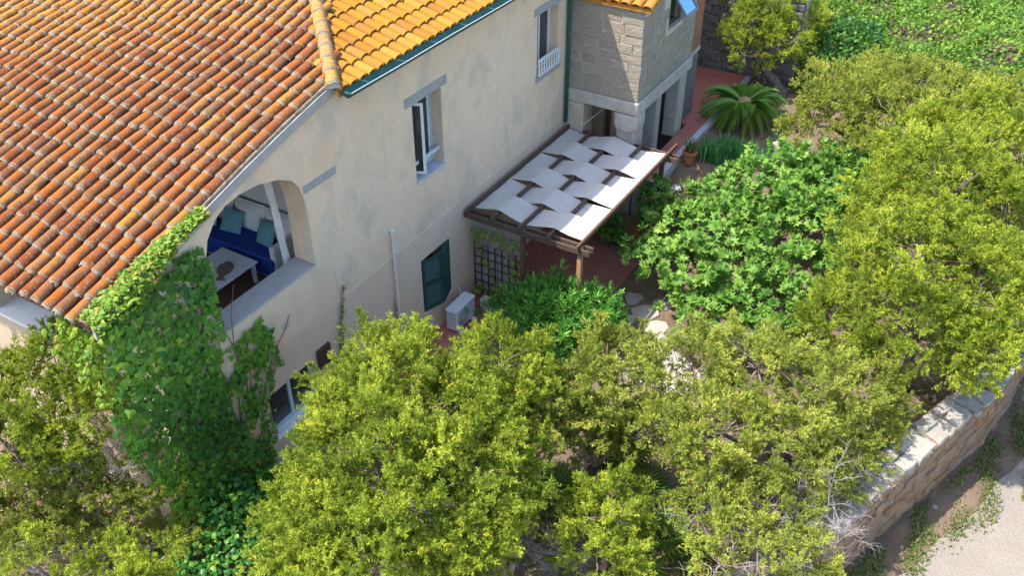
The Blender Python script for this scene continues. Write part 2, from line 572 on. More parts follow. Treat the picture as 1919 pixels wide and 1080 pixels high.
MT['thicket'] = foliage("thicket_leaf", [(0, (.04, .12, .02)), (.5, (.13, .27, .03)), (.93, (.28, .40, .05)), (1, (.42, .36, .05))], .32, .5, (.26, .40, .04), .3)
MT['grass'] = foliage("grass_blade", [(0, (.05, .11, .02)), (.5, (.11, .19, .03)), (1, (.30, .27, .10))], .3, .6, (.2, .26, .05))
MT['pink'] = simple("pink_flower", (.62, .22, .34), (.75, .40, .50), 9, .8, .2, 0)
MT['dry_leaf'] = foliage("dry_leaf", [(0, (.20, .13, .06)), (1, (.40, .28, .14))], .2, .8, (.4, .28, .14), .1)
MT['grey_board'] = simple("grey_board", (.24, .23, .225), (.36, .345, .33), 9, .9, .1, .4, 40, .01, stretch=(.5, 6, 6))
MT['juniper_twig'] = simple("juniper_twig", (.16, .11, .095), (.34, .27, .25), 12, .95, .1, .2)
# ---------------------------------------------------------------- ground, road, paving
def sstep(a, b, x):
    t = np.clip((np.asarray(x, float) - a) / (b - a), 0, 1)
    return t * t * (3 - 2 * t)


def gz(x, y):
    """height of the garden ground"""
    x = np.asarray(x, float); y = np.asarray(y, float)
    up = 1.42 * sstep(17.2, 20.6, y) * sstep(1.6, 2.1, x) * (1 - sstep(9.6, 10.2, x - .12 * (y - 14)))
    up = np.where((x < 1.9) & (y > 21.9), 1.42, up)
    bumps = .05 * np.sin(x * 1.7 + .4) * np.cos(y * 1.3) + .03 * np.sin(x * 3.9 + y * 2.7)
    m = sstep(2.7, 4.0, x) * (1 - sstep(8.6, 9.2, x))
    return up + bumps * m - .03


xs = np.concatenate([np.linspace(-300, -20, 8), np.arange(-14, 20.01, .3), np.linspace(30, 300, 8)])
ys = np.concatenate([np.linspace(-300, -12, 8), np.arange(-6, 45.01, .4), np.linspace(55, 400, 8)])
GX, GY = np.meshgrid(xs, ys, indexing='ij')
V = np.stack([GX, GY, gz(GX, GY)], -1).reshape(-1, 3)
ny = len(ys)
ii, jj = np.meshgrid(np.arange(len(xs) - 1), np.arange(ny - 1), indexing='ij')
a = (ii * ny + jj).ravel()
F = np.stack([a, a + ny, a + ny + 1, a + 1], 1)
M = Mat("earth", .95, .1)
v = M.pos()
n1 = M.noise(v, 1.1, 6, .65); n2 = M.noise(v, 24, 6, .75)
c = M.ramp(n1, [(.3, (.10, .07, .048)), (.5, (.19, .135, .095)), (.7, (.30, .225, .165))])
c = M.mix(.45, c, M.ramp(n2, [(.3, (.07, .05, .036)), (.7, (.33, .255, .19))]))
M.col(c); M.bump(M.math('ADD', n2, n1), .7, .05)
MT['earth'] = M.m
struct(link("ground", np_mesh("ground", V, F, MT['earth'], smooth=True)))

# boundary wall line (outer foot), used for the wall, the verge and the road
WPATH = np.array([(7.9, 7.2), (8.62, 9.2), (9.43, 11.48), (10.12, 13.4), (10.77, 15.24), (11.10, 16.9), (11.30, 18.8), (11.45, 22.0), (11.5, 27.0)])
wseg = np.concatenate([[0], np.cumsum(np.linalg.norm(np.diff(WPATH, axis=0), axis=1))])


def wall_at(s, off=0.0):
    """point on the wall line, off metres out towards the road"""
    s = np.asarray(s, float)
    x = np.interp(s, wseg, WPATH[:, 0]); y = np.interp(s, wseg, WPATH[:, 1])
    x2 = np.interp(s + .25, wseg, WPATH[:, 0]) - np.interp(s - .25, wseg, WPATH[:, 0])
    y2 = np.interp(s + .25, wseg, WPATH[:, 1]) - np.interp(s - .25, wseg, WPATH[:, 1])
    L = np.hypot(x2, y2)
    return x + y2 / L * off, y - x2 / L * off


M = Mat("gravel_track", .95, .1)
v = M.pos()
n1 = M.noise(v, 1.4, 5, .6); n2 = M.noise(v, 34, 6, .8)
vo = M.n("ShaderNodeTexVoronoi"); vo.inputs["Scale"].default_value = 30; M.l(v, vo.inputs["Vector"])
c = M.ramp(n1, [(.3, (.26, .23, .20)), (.7, (.35, .315, .28))])
c = M.mix(.5, c, M.ramp(n2, [(.32, (.20, .16, .125)), (.68, (.46, .41, .36))]))
c = M.mix(M.ramp(vo.outputs["Distance"], [(.1, (.3, .3, .3)), (.3, (0, 0, 0))]), c, (.45, .42, .38))
M.col(c); M.bump(M.math('ADD', n2, M.math('MULTIPLY', vo.outputs["Distance"], -.6)), .8, .03)
MT['gravel'] = M.m
mb = MB()
ss = np.arange(0, wseg[-1], .4)
rng = np.random.default_rng(5)
e0 = .74 + .07 * np.sin(ss * 2.1) + rng.normal(0, .04, len(ss))
V = []
for off in (e0, e0 + .5, e0 + 1.6, e0 + 4.2):
    x, y = wall_at(ss, off)
    V.append(np.stack([x, y, np.full(len(x), -.02) + (.0 if off is e0 else .012)], 1))
n = len(ss)
V = np.concatenate(V)
F = [(k * n + i, (k + 1) * n + i, (k + 1) * n + i + 1, k * n + i + 1) for k in range(3) for i in range(n - 1)]
struct(link("road", np_mesh("road", V, np.array(F), MT['gravel'], smooth=True)))

# red terrace along the house, with the wider floor under the pergola
mb = MB()
mb.slab([(0.0, 10.6), (1.15, 10.6), (1.3, 14.0), (2.72, 14.15), (2.72, 18.64), (0.0, 18.64)], [], .12, lambda u, v, w: (u, v, w))
struct(mb.build("terrace", MT['red_floor']))
mb = MB()
mb.slab([(1.88, 18.7), (2.28, 18.7), (2.30, 22.4), (2.2, 25.75), (.55, 25.75), (.55, 22.0), (1.88, 22.0)], [], .10, lambda u, v, w: (u, v, 1.5 + w))
struct(mb.build("upper_pavement", MT['red_floor']))
mb = MB()
mb.slab([(2.285, 18.68), (2.44, 18.68), (2.46, 22.4), (2.36, 25.75), (2.205, 25.75), (2.305, 22.4)], [], .22, lambda u, v, w: (u, v, 1.515 + w))
struct(mb.build("kerb", MT['kerb']))
mb = MB()
mb.box((1.88, 18.66, -.1), (2.44, 18.90, 1.395))
mb.box((2.29, 18.91, .2), (2.43, 25.7, 1.29))
o = mb.build("retaining_wall", MT['concrete'])
tag(o, "grey concrete retaining wall under the far pergola post", "wall")


# ---------------------------------------------------------------- stones
def cell_stone(poly, z0, z1, bev, fn, rng, tilt=.01, dome=.004):
    """irregular slab over a small polygon; fn(u, v, w) -> world"""
    P = np.array(poly); c = P.mean(0)
    n = len(P)
    dz = rng.normal(0, tilt, n)
    lo = P; hi = c + (P - c) * .985; top = c + (P - c) * (1 - bev)
    V = [fn(p[0], p[1], z0) for p in lo] + [fn(p[0], p[1], z1 - bev * .12) for p in hi] + \
        [fn(p[0], p[1], z1 + d) for p, d in zip(top, dz)]
    F = []
    for k in range(n):
        k2 = (k + 1) % n
        F.append((k, k2, n + k2, n + k)); F.append((n + k, n + k2, 2 * n + k2, 2 * n + k))
    V.append(fn(c[0], c[1], z1 + abs(rng.normal(0, tilt)) + dome))
    for k in range(n):
        F.append((2 * n + k, 2 * n + (k + 1) % n, 3 * n))
    return np.array(V), F


def stone_obj(name, V, F, mat, parent):
    c = V.mean(0)
    me = np_mesh(name, V - c, F, mat)
    return link(name, me, parent, loc=c)


def courses(u0, u1, v0, v1, hs, ls, rng, joint=.012, jit=.012):
    """rows of quads with shaken corners; returns polygons in (u, v)"""
    out = []
    v = v0
    while v < v1 - .05:
        h = min(rng.uniform(*hs), v1 - v)
        if v1 - v - h < .06: h = v1 - v
        u = u0
        while u < u1 - .04:
            l = rng.uniform(*ls)
            if u1 - u - l < ls[0] * .6: l = u1 - u
            g = joint
            q = [(u + g, v + g), (u + l / 2, v + g), (u + l - g, v + g), (u + l - g, v + h - g), (u + l / 2, v + h - g), (u + g, v + h - g)]
            out.append([(a + rng.uniform(-jit, jit), b + rng.uniform(-jit, jit)) for a, b in q])
            u += l
        v += h
    return out


# boundary wall beside the track
rng = np.random.default_rng(11)
bwall = thing("boundary_wall", "rubble stone boundary wall with broken pale cap stones beside the gravel track", "wall", (9.43, 11.48, 0))
ss = np.arange(0, wseg[-1] - .3, .35)
WH = 1.5
x0, y0 = wall_at(ss, -.025); x1, y1 = wall_at(ss, -.56)
n = len(ss)
zt = np.full(n, WH - .07)
V = np.concatenate([np.stack([x0, y0, np.full(n, -.3)], 1), np.stack([x0, y0, zt], 1), np.stack([x1, y1, zt], 1), np.stack([x1, y1, np.full(n, -.3)], 1)])
F = [(k * n + i, k * n + i + 1, (k + 1) * n + i + 1, (k + 1) * n + i) for k in range(3) for i in range(n - 1)] + [(0, n, 2 * n, 3 * n)]
me = np_mesh("wall_core", V - wl(bwall), F, MT['brown_mortar'])
link("wall_core", me, bwall, loc=wl(bwall))
wf = lambda u, v, w: (*wall_at(u, w - .03), v)
for poly in courses(.1, 14.0, -.12, WH - .03, (.15, .22), (.26, .62), rng, .010, .016):
    V, F = cell_stone(poly, -.05, .03 + rng.uniform(-.02, .03), .14, wf, rng, .008)
    stone_obj("stone", V, F, MT['wall_stone'], bwall)
cf = lambda u, v, w: (*wall_at(u, v), w)
u = .02
while u < 19.3:
    l = rng.uniform(.26, .52)
    rows = [(-.54, -.27), (-.27, .02)] if rng.random() < .8 else [(-.54, .02)]
    cut = rng.uniform(-.05, .05)
    for a, b in rows:
        a2 = a + (cut if a > -.5 else 0); b2 = b + (cut if b < -.1 else rng.uniform(-.03, .03))
        sh = rng.uniform(-.06, .06)
        q = [(u + .012 + sh, a2 + .012), (u + l * .5 + sh, a2 + .008), (u + l - .012 + sh, a2 + .015), (u + l - .008 + sh, (a2 + b2) / 2),
             (u + l - .014 + sh, b2 - .012), (u + l * .5 + sh, b2 - .006), (u + .01 + sh, b2 - .014), (u + .006 + sh, (a2 + b2) / 2)]
        q = [(p + rng.uniform(-.04, .04), r + rng.uniform(-.035, .035)) for p, r in q]
        V, F = cell_stone(q, WH - .12, WH + rng.uniform(-.03, .05), .12, cf, rng, .012)
        stone_obj("cap_stone", V, F, MT['cap_stone'], bwall)
    u += l

# flagstones of the garden path between the pergola and the junipers
path = thing("flagstone_path", "cracked pale flagstones of the garden path beside the fig tree", "path", (4.2, 15.0, 0.0))
rng = np.random.default_rng(3)
pf = lambda u, v, w: (u, v, float(gz(u, v)) + .0 + w)
for cx, cy, r in [(4.45, 14.85, .36), (4.95, 14.55, .32), (4.6, 14.2, .34), (5.25, 14.1, .33), (4.1, 15.35, .30), (3.65, 15.75, .33), (4.0, 14.6, .26),
                  (3.35, 15.3, .28), (4.75, 15.35, .28), (5.1, 13.6, .36), (4.35, 13.75, .3), (5.6, 14.55, .26), (3.2, 16.1, .26), (3.85, 16.2, .24)]:
    n = rng.integers(6, 9); th = np.sort(rng.uniform(0, 2 * np.pi / n * .5, n) + np.arange(n) * 2 * np.pi / n)
    q = [(cx + math.cos(t) * r * rng.uniform(.85, 1.1), cy + math.sin(t) * r * rng.uniform(.85, 1.1)) for t in th]
    V, F = cell_stone(q, -.06, .035, .08, pf, rng, .005)
    stone_obj("flagstone", V, F, MT['flag_stone'], path)

# old stone wall closing the yard behind the annex
back = thing("yard_wall", "tall grey dry-stone wall closing the yard behind the cycad", "wall", (1.5, 26.1, 1.4))
mb = MB(); mb.box((-.2, 25.96, 1.0), (3.5, 26.4, 4.5)); mb.build("wall_core", MT['mortar'], back)
rng = np.random.default_rng(8)
for poly in courses(.0, 3.5, 1.4, 4.5, (.22, .36), (.34, .75), rng, .012, .02):
    V, F = cell_stone(poly, -.05, .05 + rng.uniform(-.02, .03), .14, lambda u, v, w: (u, 25.94 - w, v), rng, .012)
    stone_obj("stone", V, F[::1], MT['grey_stone'], back)
# ---------------------------------------------------------------- the house
SL = .286
PITCH = math.atan(SL)


def roof_end(y):      # tile bed of the end slope, falling towards -Y
    y = np.asarray(y, float)
    return 6.73 + SL * (y - 10.5) + .10 * np.clip(1 - ((y - 8.1) / 2.5) ** 2, 0, 1)


def roof_pitch(y):
    return math.atan(float(roof_end(y + .2) - roof_end(y - .2)) / .4)



def roof_side(x):     # tile bed of the side slope, falling towards +X
    return 6.70 - SL * x


house = thing("house", "large stucco house with old orange tile roof and shaded beige garden front", "house", (-6.0, 12.0, 0))
ARCH = [(7.34, 3.74), (9.52, 3.74), (9.525, 4.7), (9.50, 5.05), (9.43, 5.32), (9.29, 5.52), (9.01, 5.68), (8.6, 5.80), (8.2, 5.83), (7.9, 5.79), (7.67, 5.68), (7.46, 5.44), (7.36, 5.15)]
W1 = [(12.50, 3.88), (13.43, 3.88), (13.43, 5.50), (12.50, 5.50)]
W2 = [(17.10, 4.28), (18.05, 4.28), (18.05, 5.68), (17.10, 5.68)]
W3 = [(12.45, .72), (13.46, .72), (13.46, 2.06), (12.45, 2.06)]
W4 = [(7.95, 1.00), (9.12, 1.00), (9.12, 1.93), (7.95, 1.93)]
mb = MB()
mb.slab([(6.1, -.4), (28.2, -.4), (28.2, 6.58), (10.45, 6.58), (9.6, float(roof_end(9.6)) - .11), (8.4, float(roof_end(8.4)) - .11), (7.2, float(roof_end(7.2)) - .11), (6.1, float(roof_end(6.1)) - .11)], [ARCH, W1, W2, W3, W4], .45, lambda u, v, w: (w, u, v))  # runs on unseen past the annex, lengthened so its shadow covers the yard
front = mb.build("front_wall", MT['stucco'], house)
# the newer coat of render ends in a ragged lip across the front
rng = np.random.default_rng(2)
lip = []
yy = np.arange(10.02, 18.5, .12)
mb = MB()
zz = 2.70 + np.cumsum(rng.normal(0, .006, len(yy))) * .6
mb.tube(np.stack([np.full(len(yy), .003), yy, zz], 1), .006 + .004 * rng.random(len(yy)), 5)
mb.tube([(.003, 10.02, 2.70), (.003, 9.98, 3.0), (.003, 9.95, 3.4), (.003, 9.7, 3.62)], .006, 5)
mb.build("render_edge", MT['stucco'], front)

ENDOP = [(-3.85, 3.55), (-.70, 3.55), (-.70, 4.85), (-.95, 5.15), (-3.6, 5.15), (-3.85, 4.85)]
mb = MB()
mb.slab([(-12.8, -.4), (-.452, -.4), (-.452, roof_end(6.1) - .11), (-12.8, roof_end(6.1) - .11)], [ENDOP], .4, lambda u, v, w: (u, 6.1 - w, v))
mb.build("end_wall", MT['tan_plaster'], house)
mb = MB(); mb.box((-3.87, 6.05, 3.50), (-.69, 6.56, 3.56)); mb.build("parapet_top", MT['white_plaster'], house)
mb = MB(); mb.box((-12.8, 6.55, -.4), (-12.4, 28.2, 6.5)); mb.build("side_wall", MT['tan_plaster'], house)
mb = MB(); mb.box((-12.35, 27.8, -.4), (-.46, 28.2, 6.5)); mb.build("rear_wall", MT['tan_plaster'], house)
# the loggia: floor and the plastered walls behind the arch
mb = MB(); mb.box((-5.0, 6.52, 2.75), (-.46, 10.40, 2.95)); mb.build("loggia_floor", MT['loggia_floor'], house)
mb = MB(); mb.box((-5.0, 10.41, -.3), (-.46, 10.62, 6.4)); mb.build("loggia_wall", MT['pale_plaster'], house)
mb = MB(); mb.slab([(6.52, -.3), (10.40, -.3), (10.40, 6.5), (6.52, 5.42)], [], .24, lambda u, v, w: (-5.01 + w, u, v)); mb.build("loggia_wall", MT['pale_plaster'], house)
mb = MB()
mb.cbox((-.225, 8.43, 3.755), (.47, 2.16, .03), None, .008)
mb.build("arch_sill", MT['cream_trim'], house)
mb = MB()
mb.cbox((.002, 9.90, 5.235), (.02, .80, .145), None, .006)
mb.cbox((-.23, 9.508, 5.235), (.44, .03, .13), None, .006)
mb.build("arch_impost", MT['granite'], house)

# --- roof decks
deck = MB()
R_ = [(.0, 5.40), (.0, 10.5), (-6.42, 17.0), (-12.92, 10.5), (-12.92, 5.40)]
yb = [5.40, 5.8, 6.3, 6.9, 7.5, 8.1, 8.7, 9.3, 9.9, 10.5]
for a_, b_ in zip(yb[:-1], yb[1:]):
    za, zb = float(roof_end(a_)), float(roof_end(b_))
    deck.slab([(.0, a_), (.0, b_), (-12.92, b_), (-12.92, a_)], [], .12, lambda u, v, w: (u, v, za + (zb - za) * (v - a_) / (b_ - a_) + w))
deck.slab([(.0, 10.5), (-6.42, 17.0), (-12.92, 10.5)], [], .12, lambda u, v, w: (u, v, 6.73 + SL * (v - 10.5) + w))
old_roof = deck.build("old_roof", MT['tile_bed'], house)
deck = MB()
deck.slab([(.18, 10.40), (.18, 28.3), (-6.42, 28.3), (-6.42, 17.02)], [], .12, lambda u, v, w: (u, v, roof_side(u) + w))
new_roof = deck.build("new_roof", MT['new_bed'], house)
deck = MB()
deck.slab([(-13.1, 10.4), (-6.43, 17.02), (-6.43, 28.3), (-13.1, 28.3)], [], .12, lambda u, v, w: (u, v, roof_side(-12.84 - u) + w))
deck.build("far_roof", MT['tile_bed'], house)


def barrel(rng, L=.44, r0=.104, r1=.088, thick=.014, flat=.85, collar=.0, seg=8):
    """cover tile; lip at local y=0, top end at y=L; slot 0 clay, slot 1 mortar"""
    V, F, mi = [], [], []
    th = np.linspace(0, math.pi, seg + 1)
    bow = rng.normal(0, .003)
    for (y, r) in ((0, r0), (L * .5, (r0 + r1) / 2 + bow), (L, r1)):
        for t in th:
            V.append((math.cos(t) * r, y, math.sin(t) * r * flat))
    n = seg + 1
    for j in range(2):
        for k in range(seg):
            F.append((j * n + k, j * n + k + 1, (j + 1) * n + k + 1, (j + 1) * n + k)); mi.append(0)
    b = len(V)                                   # rim at the lip
    for t in th:
        V.append((math.cos(t) * (r0 - thick), 0, math.sin(t) * (r0 - thick) * flat))
    for t in th:
        V.append((math.cos(t) * r0, 0, math.sin(t) * r0 * flat))
    for k in range(seg):
        F.append((b + n + k + 1, b + n + k, b + k, b + k + 1)); mi.append(0 if collar == 0 else 1)
    c = len(V)
    if collar:                                   # mortar packed under the lip, spreading over the tile below
        for t in th:
            V.append((math.cos(t) * (r0 + .001), .012 + rng.uniform(-.008, .03), math.sin(t) * (r0 + .0018) * flat))
        for t in th:
            V.append((math.cos(t) * (r0 - .005), -.006, math.sin(t) * (r0 - .004) * flat))
        for t in th:
            V.append((math.cos(t) * (r0 - .016), -collar * rng.uniform(.2, 1.15), max(.0, math.sin(t)) * (r0 - .019) * flat - .010))
        for j in range(2):
            for k in range(seg):
                F.append((c + (j + 1) * n + k, c + (j + 1) * n + k + 1, c + j * n + k + 1, c + j * n + k)); mi.append(1)
    else:
        for t in th:
            V.append((math.cos(t) * (r0 - thick), .10, math.sin(t) * (r0 - thick) * flat))
        for k in range(seg):
            F.append((b + k + 1, b + k, c + k, c + k + 1)); mi.append(0)
    return np.array(V), F, mi


rng = np.random.default_rng(21)
OLDV = [barrel(rng, collar=rng.uniform(.03, .07)) for _ in range(14)]
OLD_ME = [np_mesh("old_tile", V, F, None, smooth=True, side=V[:, 0] / .1, mats=[MT['tile_old'], MT['tile_mortar']], mi=mi) for V, F, mi in OLDV]
NEWV = [barrel(rng, L=.42, r0=.112, r1=.100, flat=.62, thick=.016) for _ in range(3)]
NEW_ME = [np_mesh("new_tile", V, F, None, smooth=True, side=-V[:, 0] / .1 * 0, mats=[MT['tile_new'], MT['tile_mortar']], mi=mi) for V, F, mi in NEWV]

CAMI = None


def seen(P, margin=30):
    """is a point inside the photograph's frame (only used to choose which tiles are single objects)"""
    az, th = RAD(30.9), RAD(36.7)
    fh = np.array([-math.sin(az), math.cos(az), 0]); r = np.array([math.cos(az), math.sin(az), 0]); z = np.array([0, 0, 1.])
    Fw = fh * math.cos(th) - z * math.sin(th); D = -fh * math.sin(th) - z * math.cos(th)
    v = np.asarray(P, float) - np.array([9.6, 0, 13.03]); w = v @ Fw
    x = 959.5 + 1765 * (v @ r) / w; y = 540 + 1765 * (v @ D) / w
    return (w > .5) & (x > -margin) & (x < 1919 + margin) & (y > -margin) & (y < 1080 + margin), w


def lay_tiles(spots, variants, meshes, name, parent, mass_mats, limit, rng):
    """spots: (x, y, z, euler); the nearest in view become objects, the others one joined mass"""
    P = np.array([s[:3] for s in spots])
    vis, dist = seen(P)
    order = np.argsort(np.where(vis, dist, 1e6 + dist))
    single = set(order[:limit].tolist()) & set(np.nonzero(vis)[0].tolist())
    V, F, mi, tn, sd = [], [], [], [], []
    nv = 0
    for i, s in enumerate(spots):
        k = rng.integers(len(variants))
        if i in single:
            link(name, meshes[k], parent, loc=s[:3], rot=s[3])
        else:
            v, f, m = variants[k]
            R3 = np.array(Euler(s[3]).to_matrix())
            V.append(v @ R3.T + np.array(s[:3]))
            F += [tuple(j + nv for j in q) for q in f]
            mi += m; nv += len(v)
            tn += [rng.random()] * len(v)
            sd += (v[:, 0] / .1).tolist()
    if V:
        V = np.concatenate(V)
        me = np_mesh(name + "s", V - wl(parent), F, None, smooth=True, tint=tn, mats=mass_mats, mi=mi, side=sd)
        stuff(link("distant_" + name + "s", me, parent, loc=wl(parent)))
    return len(single)


spots = []
for k in range(53):
    x = -.115 - .245 * k
    off = rng.normal(0, .02)
    for j in range(36):
        y = 5.36 + .332 * j + off + rng.normal(0, .012)
        if rng.random() < .03:
            y -= rng.uniform(.02, .07)
        if y + .12 - 10.5 > -x - .02 or y + .12 - 10.5 > x + 12.84:
            continue
        spots.append((x + rng.normal(0, .006), y, roof_end(y) + .028 + rng.normal(0, .004),
                      (roof_pitch(y + .15) - RAD(2.0) + rng.normal(0, .014), rng.normal(0, .04), rng.normal(0, .03))))
lay_tiles(spots, OLDV, OLD_ME, "cover_tile", old_roof, [MT['tile_old_s'], MT['tile_mortar']], 300, rng)
# verge: mortar fillet and pale cement edge down the rake
mb = MB()
yy = np.arange(5.40, 10.42, .12)
mb.tube(np.stack([np.full(len(yy), .0), yy, roof_end(yy) + .012], 1), .024 + .008 * rng.random(len(yy)), 6)
mb.build("verge_mortar", MT['tile_mortar'], house)
mb = MB()
fy = [5.36, 6.0, 6.8, 7.6, 8.4, 9.2, 10.0, 10.44]
mb.slab([(q, float(roof_end(q)) - .012) for q in fy] + [(q, float(roof_end(q)) - .18) for q in fy[::-1]], [], .05, lambda u, v, w: (.052 + w, u, v))
mb.build("verge_fascia", MT['cream_trim'], house)

spots = []
for k in range(75):
    y = 10.52 + .236 * k
    for j in range(19):
        x = .235 - .345 * j
        if -(x - .10) > y - 10.5 - .0 or x < -6.3:
            continue
        spots.append((x, y + rng.normal(0, .004), roof_side(x) + .030 + rng.normal(0, .002), (PITCH - RAD(4.2), rng.normal(0, .012), RAD(90) + rng.normal(0, .008))))
spots = [(s[0], s[1], s[2], tuple((Matrix.Rotation(RAD(90), 3, 'Z') @ Euler((s[3][0], s[3][1], 0)).to_matrix()).to_euler())) for s in spots]
lay_tiles(spots, NEWV, NEW_ME, "roof_tile", new_roof, [MT['tile_new_s'], MT['tile_mortar']], 290, rng)

HIPV = [barrel(rng, L=.44, r0=.135, r1=.118, flat=1.0, collar=.05) for _ in range(3)]
HIP_ME = [np_mesh("hip_tile", V, F, None, smooth=True, side=V[:, 0] / .13, mats=[MT['tile_hip'], MT['tile_mortar']], mi=mi) for V, F, mi in HIPV]
hp = math.atan(SL / math.sqrt(2))
for k in range(27):
    d = .34 * k
    p = (.13 - d * .7071, 10.37 + d * .7071, 6.70 + SL * (d * .7071 - .1) + .05)
    R3 = Matrix.Rotation(RAD(45), 3, 'Z') @ Euler((hp - RAD(1.5), rng.normal(0, .03), 0)).to_matrix()
    link("hip_tile", HIP_ME[k % 3], house, loc=p, rot=R3.to_euler())
mb = MB()
mb.slab([(-.13, 0), (.13, 0), (.12, .07), (.07, .12), (0, .135), (-.07, .12), (-.12, .07)], [], .06,
        lambda u, v, w: (.13 + .7071 * u - .7071 * (-w) + .01, 10.37 + .7071 * u + .7071 * (-w) - .01, 6.70 + v))
mb.build("hip_plug", MT['concrete'], house)

# --- gutter and pipes
mb = MB()
th = np.linspace(math.pi, 2 * math.pi, 10)
yy = [10.44, 12, 14, 16, 18.52]
for r, sgn in ((.105, 1), (.098, -1)):
    V = [(.325 + math.cos(t) * r, y, 6.655 + math.sin(t) * r) for y in yy for t in th]
    n = len(th)
    F = [(j * n + k, j * n + k + 1, (j + 1) * n + k + 1, (j + 1) * n + k)[::sgn] for j in range(len(yy) - 1) for k in range(n - 1)]
    mb.add(V, F)
mb.slab([(math.cos(t) * .105, math.sin(t) * .105) for t in th], [], .006, lambda u, v, w: (.325 + u, 10.44 + w, 6.655 + v))
gut = mb.build("gutter", MT['gutter_green'], house, smooth=True)
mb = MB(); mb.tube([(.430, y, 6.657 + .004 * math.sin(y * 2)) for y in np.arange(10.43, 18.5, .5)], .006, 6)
mb.build("rim", MT['white_paint'], gut)  # white bead paints the bright highlight along the gutter lip
for y in np.arange(10.9, 18.4, .95):
    mb = MB(); mb.box((.235, y - .01, 6.659), (.43, y + .01, 6.665)); mb.build("bracket", MT['gutter_green'], gut)
mb = MB(); mb.tube([(.33, 18.46, 6.6), (.30, 18.46, 6.5), (.10, 18.44, 6.35), (.075, 18.44, 6.2), (.075, 18.44, 2.62)], .045, 10)
mb.build("downpipe", MT['gutter_green'], house, smooth=True)
mb = MB(); mb.tube([(.055, 11.56, 3.30), (.055, 11.56, .1)], .028, 8); mb.cbox((.055, 11.56, 3.31), (.09, .075, .05))
mb.build("vent_pipe", MT['white_pvc'], house)
mb = MB(); mb.tube([(.0, 8.62, 3.06), (.018, 8.62, 3.06)], .075, 16); mb.build("wall_vent", MT['concrete'], house)
mb = MB(); mb.cbox((.01, 9.37, 1.84), (.10, .34, .42)); mb.build("meter_box", MT['lattice_wood'], house)


# --- windows
def window_frame(mb, y0, y1, z0, z1, x, b=.055, d=.06):
    mb.box((x - d, y0, z0), (x, y0 + b, z1)); mb.box((x - d, y1 - b, z0), (x, y1, z1))
    mb.box((x - d, y0 + b, z0), (x, y1 - b, z0 + b)); mb.box((x - d, y0 + b, z1 - b), (x, y1 - b, z1))


# tall casement, one leaf swung inwards, rail across the foot
win = link("window", None, house, loc=(0, 12.96, 3.9))
mb = MB(); mb.cbox((.004, 12.95, 5.59), (.03, 1.33, .185), None, .008); mb.build("lintel", MT['granite'], win)
mb = MB(); mb.cbox((-.12, 12.965, 3.875), (.34, .95, .035), None, .008); mb.build("sill", MT['kerb'], win)
mb = MB(); window_frame(mb, 12.505, 13.425, 3.90, 5.495, -.25); mb.build("frame", MT['blue_paint'], win)
mb = MB(); window_frame(mb, 12.965, 13.365, 3.96, 5.435, -.262, .05, .04); mb.build("leaf", MT['white_paint'], win)
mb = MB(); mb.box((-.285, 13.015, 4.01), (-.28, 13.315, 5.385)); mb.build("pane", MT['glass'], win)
mb = MB()
T = Matrix.Rotation(RAD(-62), 3, 'Z')
tmp = MB(); window_frame(tmp, 0, .40, 3.96, 5.435, 0, .05, .04)
mb.add([tuple(T @ Vector((p[0], p[1], 0)) + Vector((-.30, 12.565, p[2]))) for p in tmp.v], tmp.f)
mb.build("leaf", MT['white_paint'], win)
mb = MB(); tmp = MB(); tmp.box((-.022, .05, 4.01), (-.018, .35, 5.385))
mb.add([tuple(T @ Vector((p[0], p[1], 0)) + Vector((-.30, 12.565, p[2]))) for p in tmp.v], tmp.f)
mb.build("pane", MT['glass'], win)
mb = MB(); mb.cbox((-.10, 12.965, 4.20), (.05, .92, .07), None, .008); mb.build("guard_rail", MT['blue_paint'], win)

# far window with a little white balustrade
win = link("window", None, house, loc=(0, 17.57, 4.2))
mb = MB(); mb.cbox((.004, 17.58, 5.77), (.03, 1.25, .17), None, .008); mb.build("lintel", MT['granite'], win)
mb = MB(); mb.cbox((-.02, 17.575, 4.22), (.16, 1.05, .115), None, .008); mb.build("sill", MT['granite'], win)
mb = MB(); window_frame(mb, 17.105, 18.045, 4.285, 5.675, -.22, .05); mb.box((-.27, 17.55, 4.34), (-.22, 17.60, 5.62)); mb.build("frame", MT['white_paint'], win)
for a, b in ((17.155, 17.55), (17.60, 17.995)):
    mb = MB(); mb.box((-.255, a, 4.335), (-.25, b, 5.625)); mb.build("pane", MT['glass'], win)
mb = MB(); mb.box((.03, 17.10, 4.64), (.075, 18.06, 4.685)); mb.box((.03, 17.10, 4.30), (.075, 18.06, 4.335))
rail = mb.build("balustrade", MT['white_paint'], win)
for k in range(9):
    y = 17.125 + k * .113
    mb = MB(); mb.tube([(.052, y, 4.335), (.052, y, 4.40), (.052, y, 4.48), (.052, y, 4.58), (.052, y, 4.64)], [.014, .024, .013, .022, .013], 8)
    mb.build("baluster", MT['white_paint'], rail)

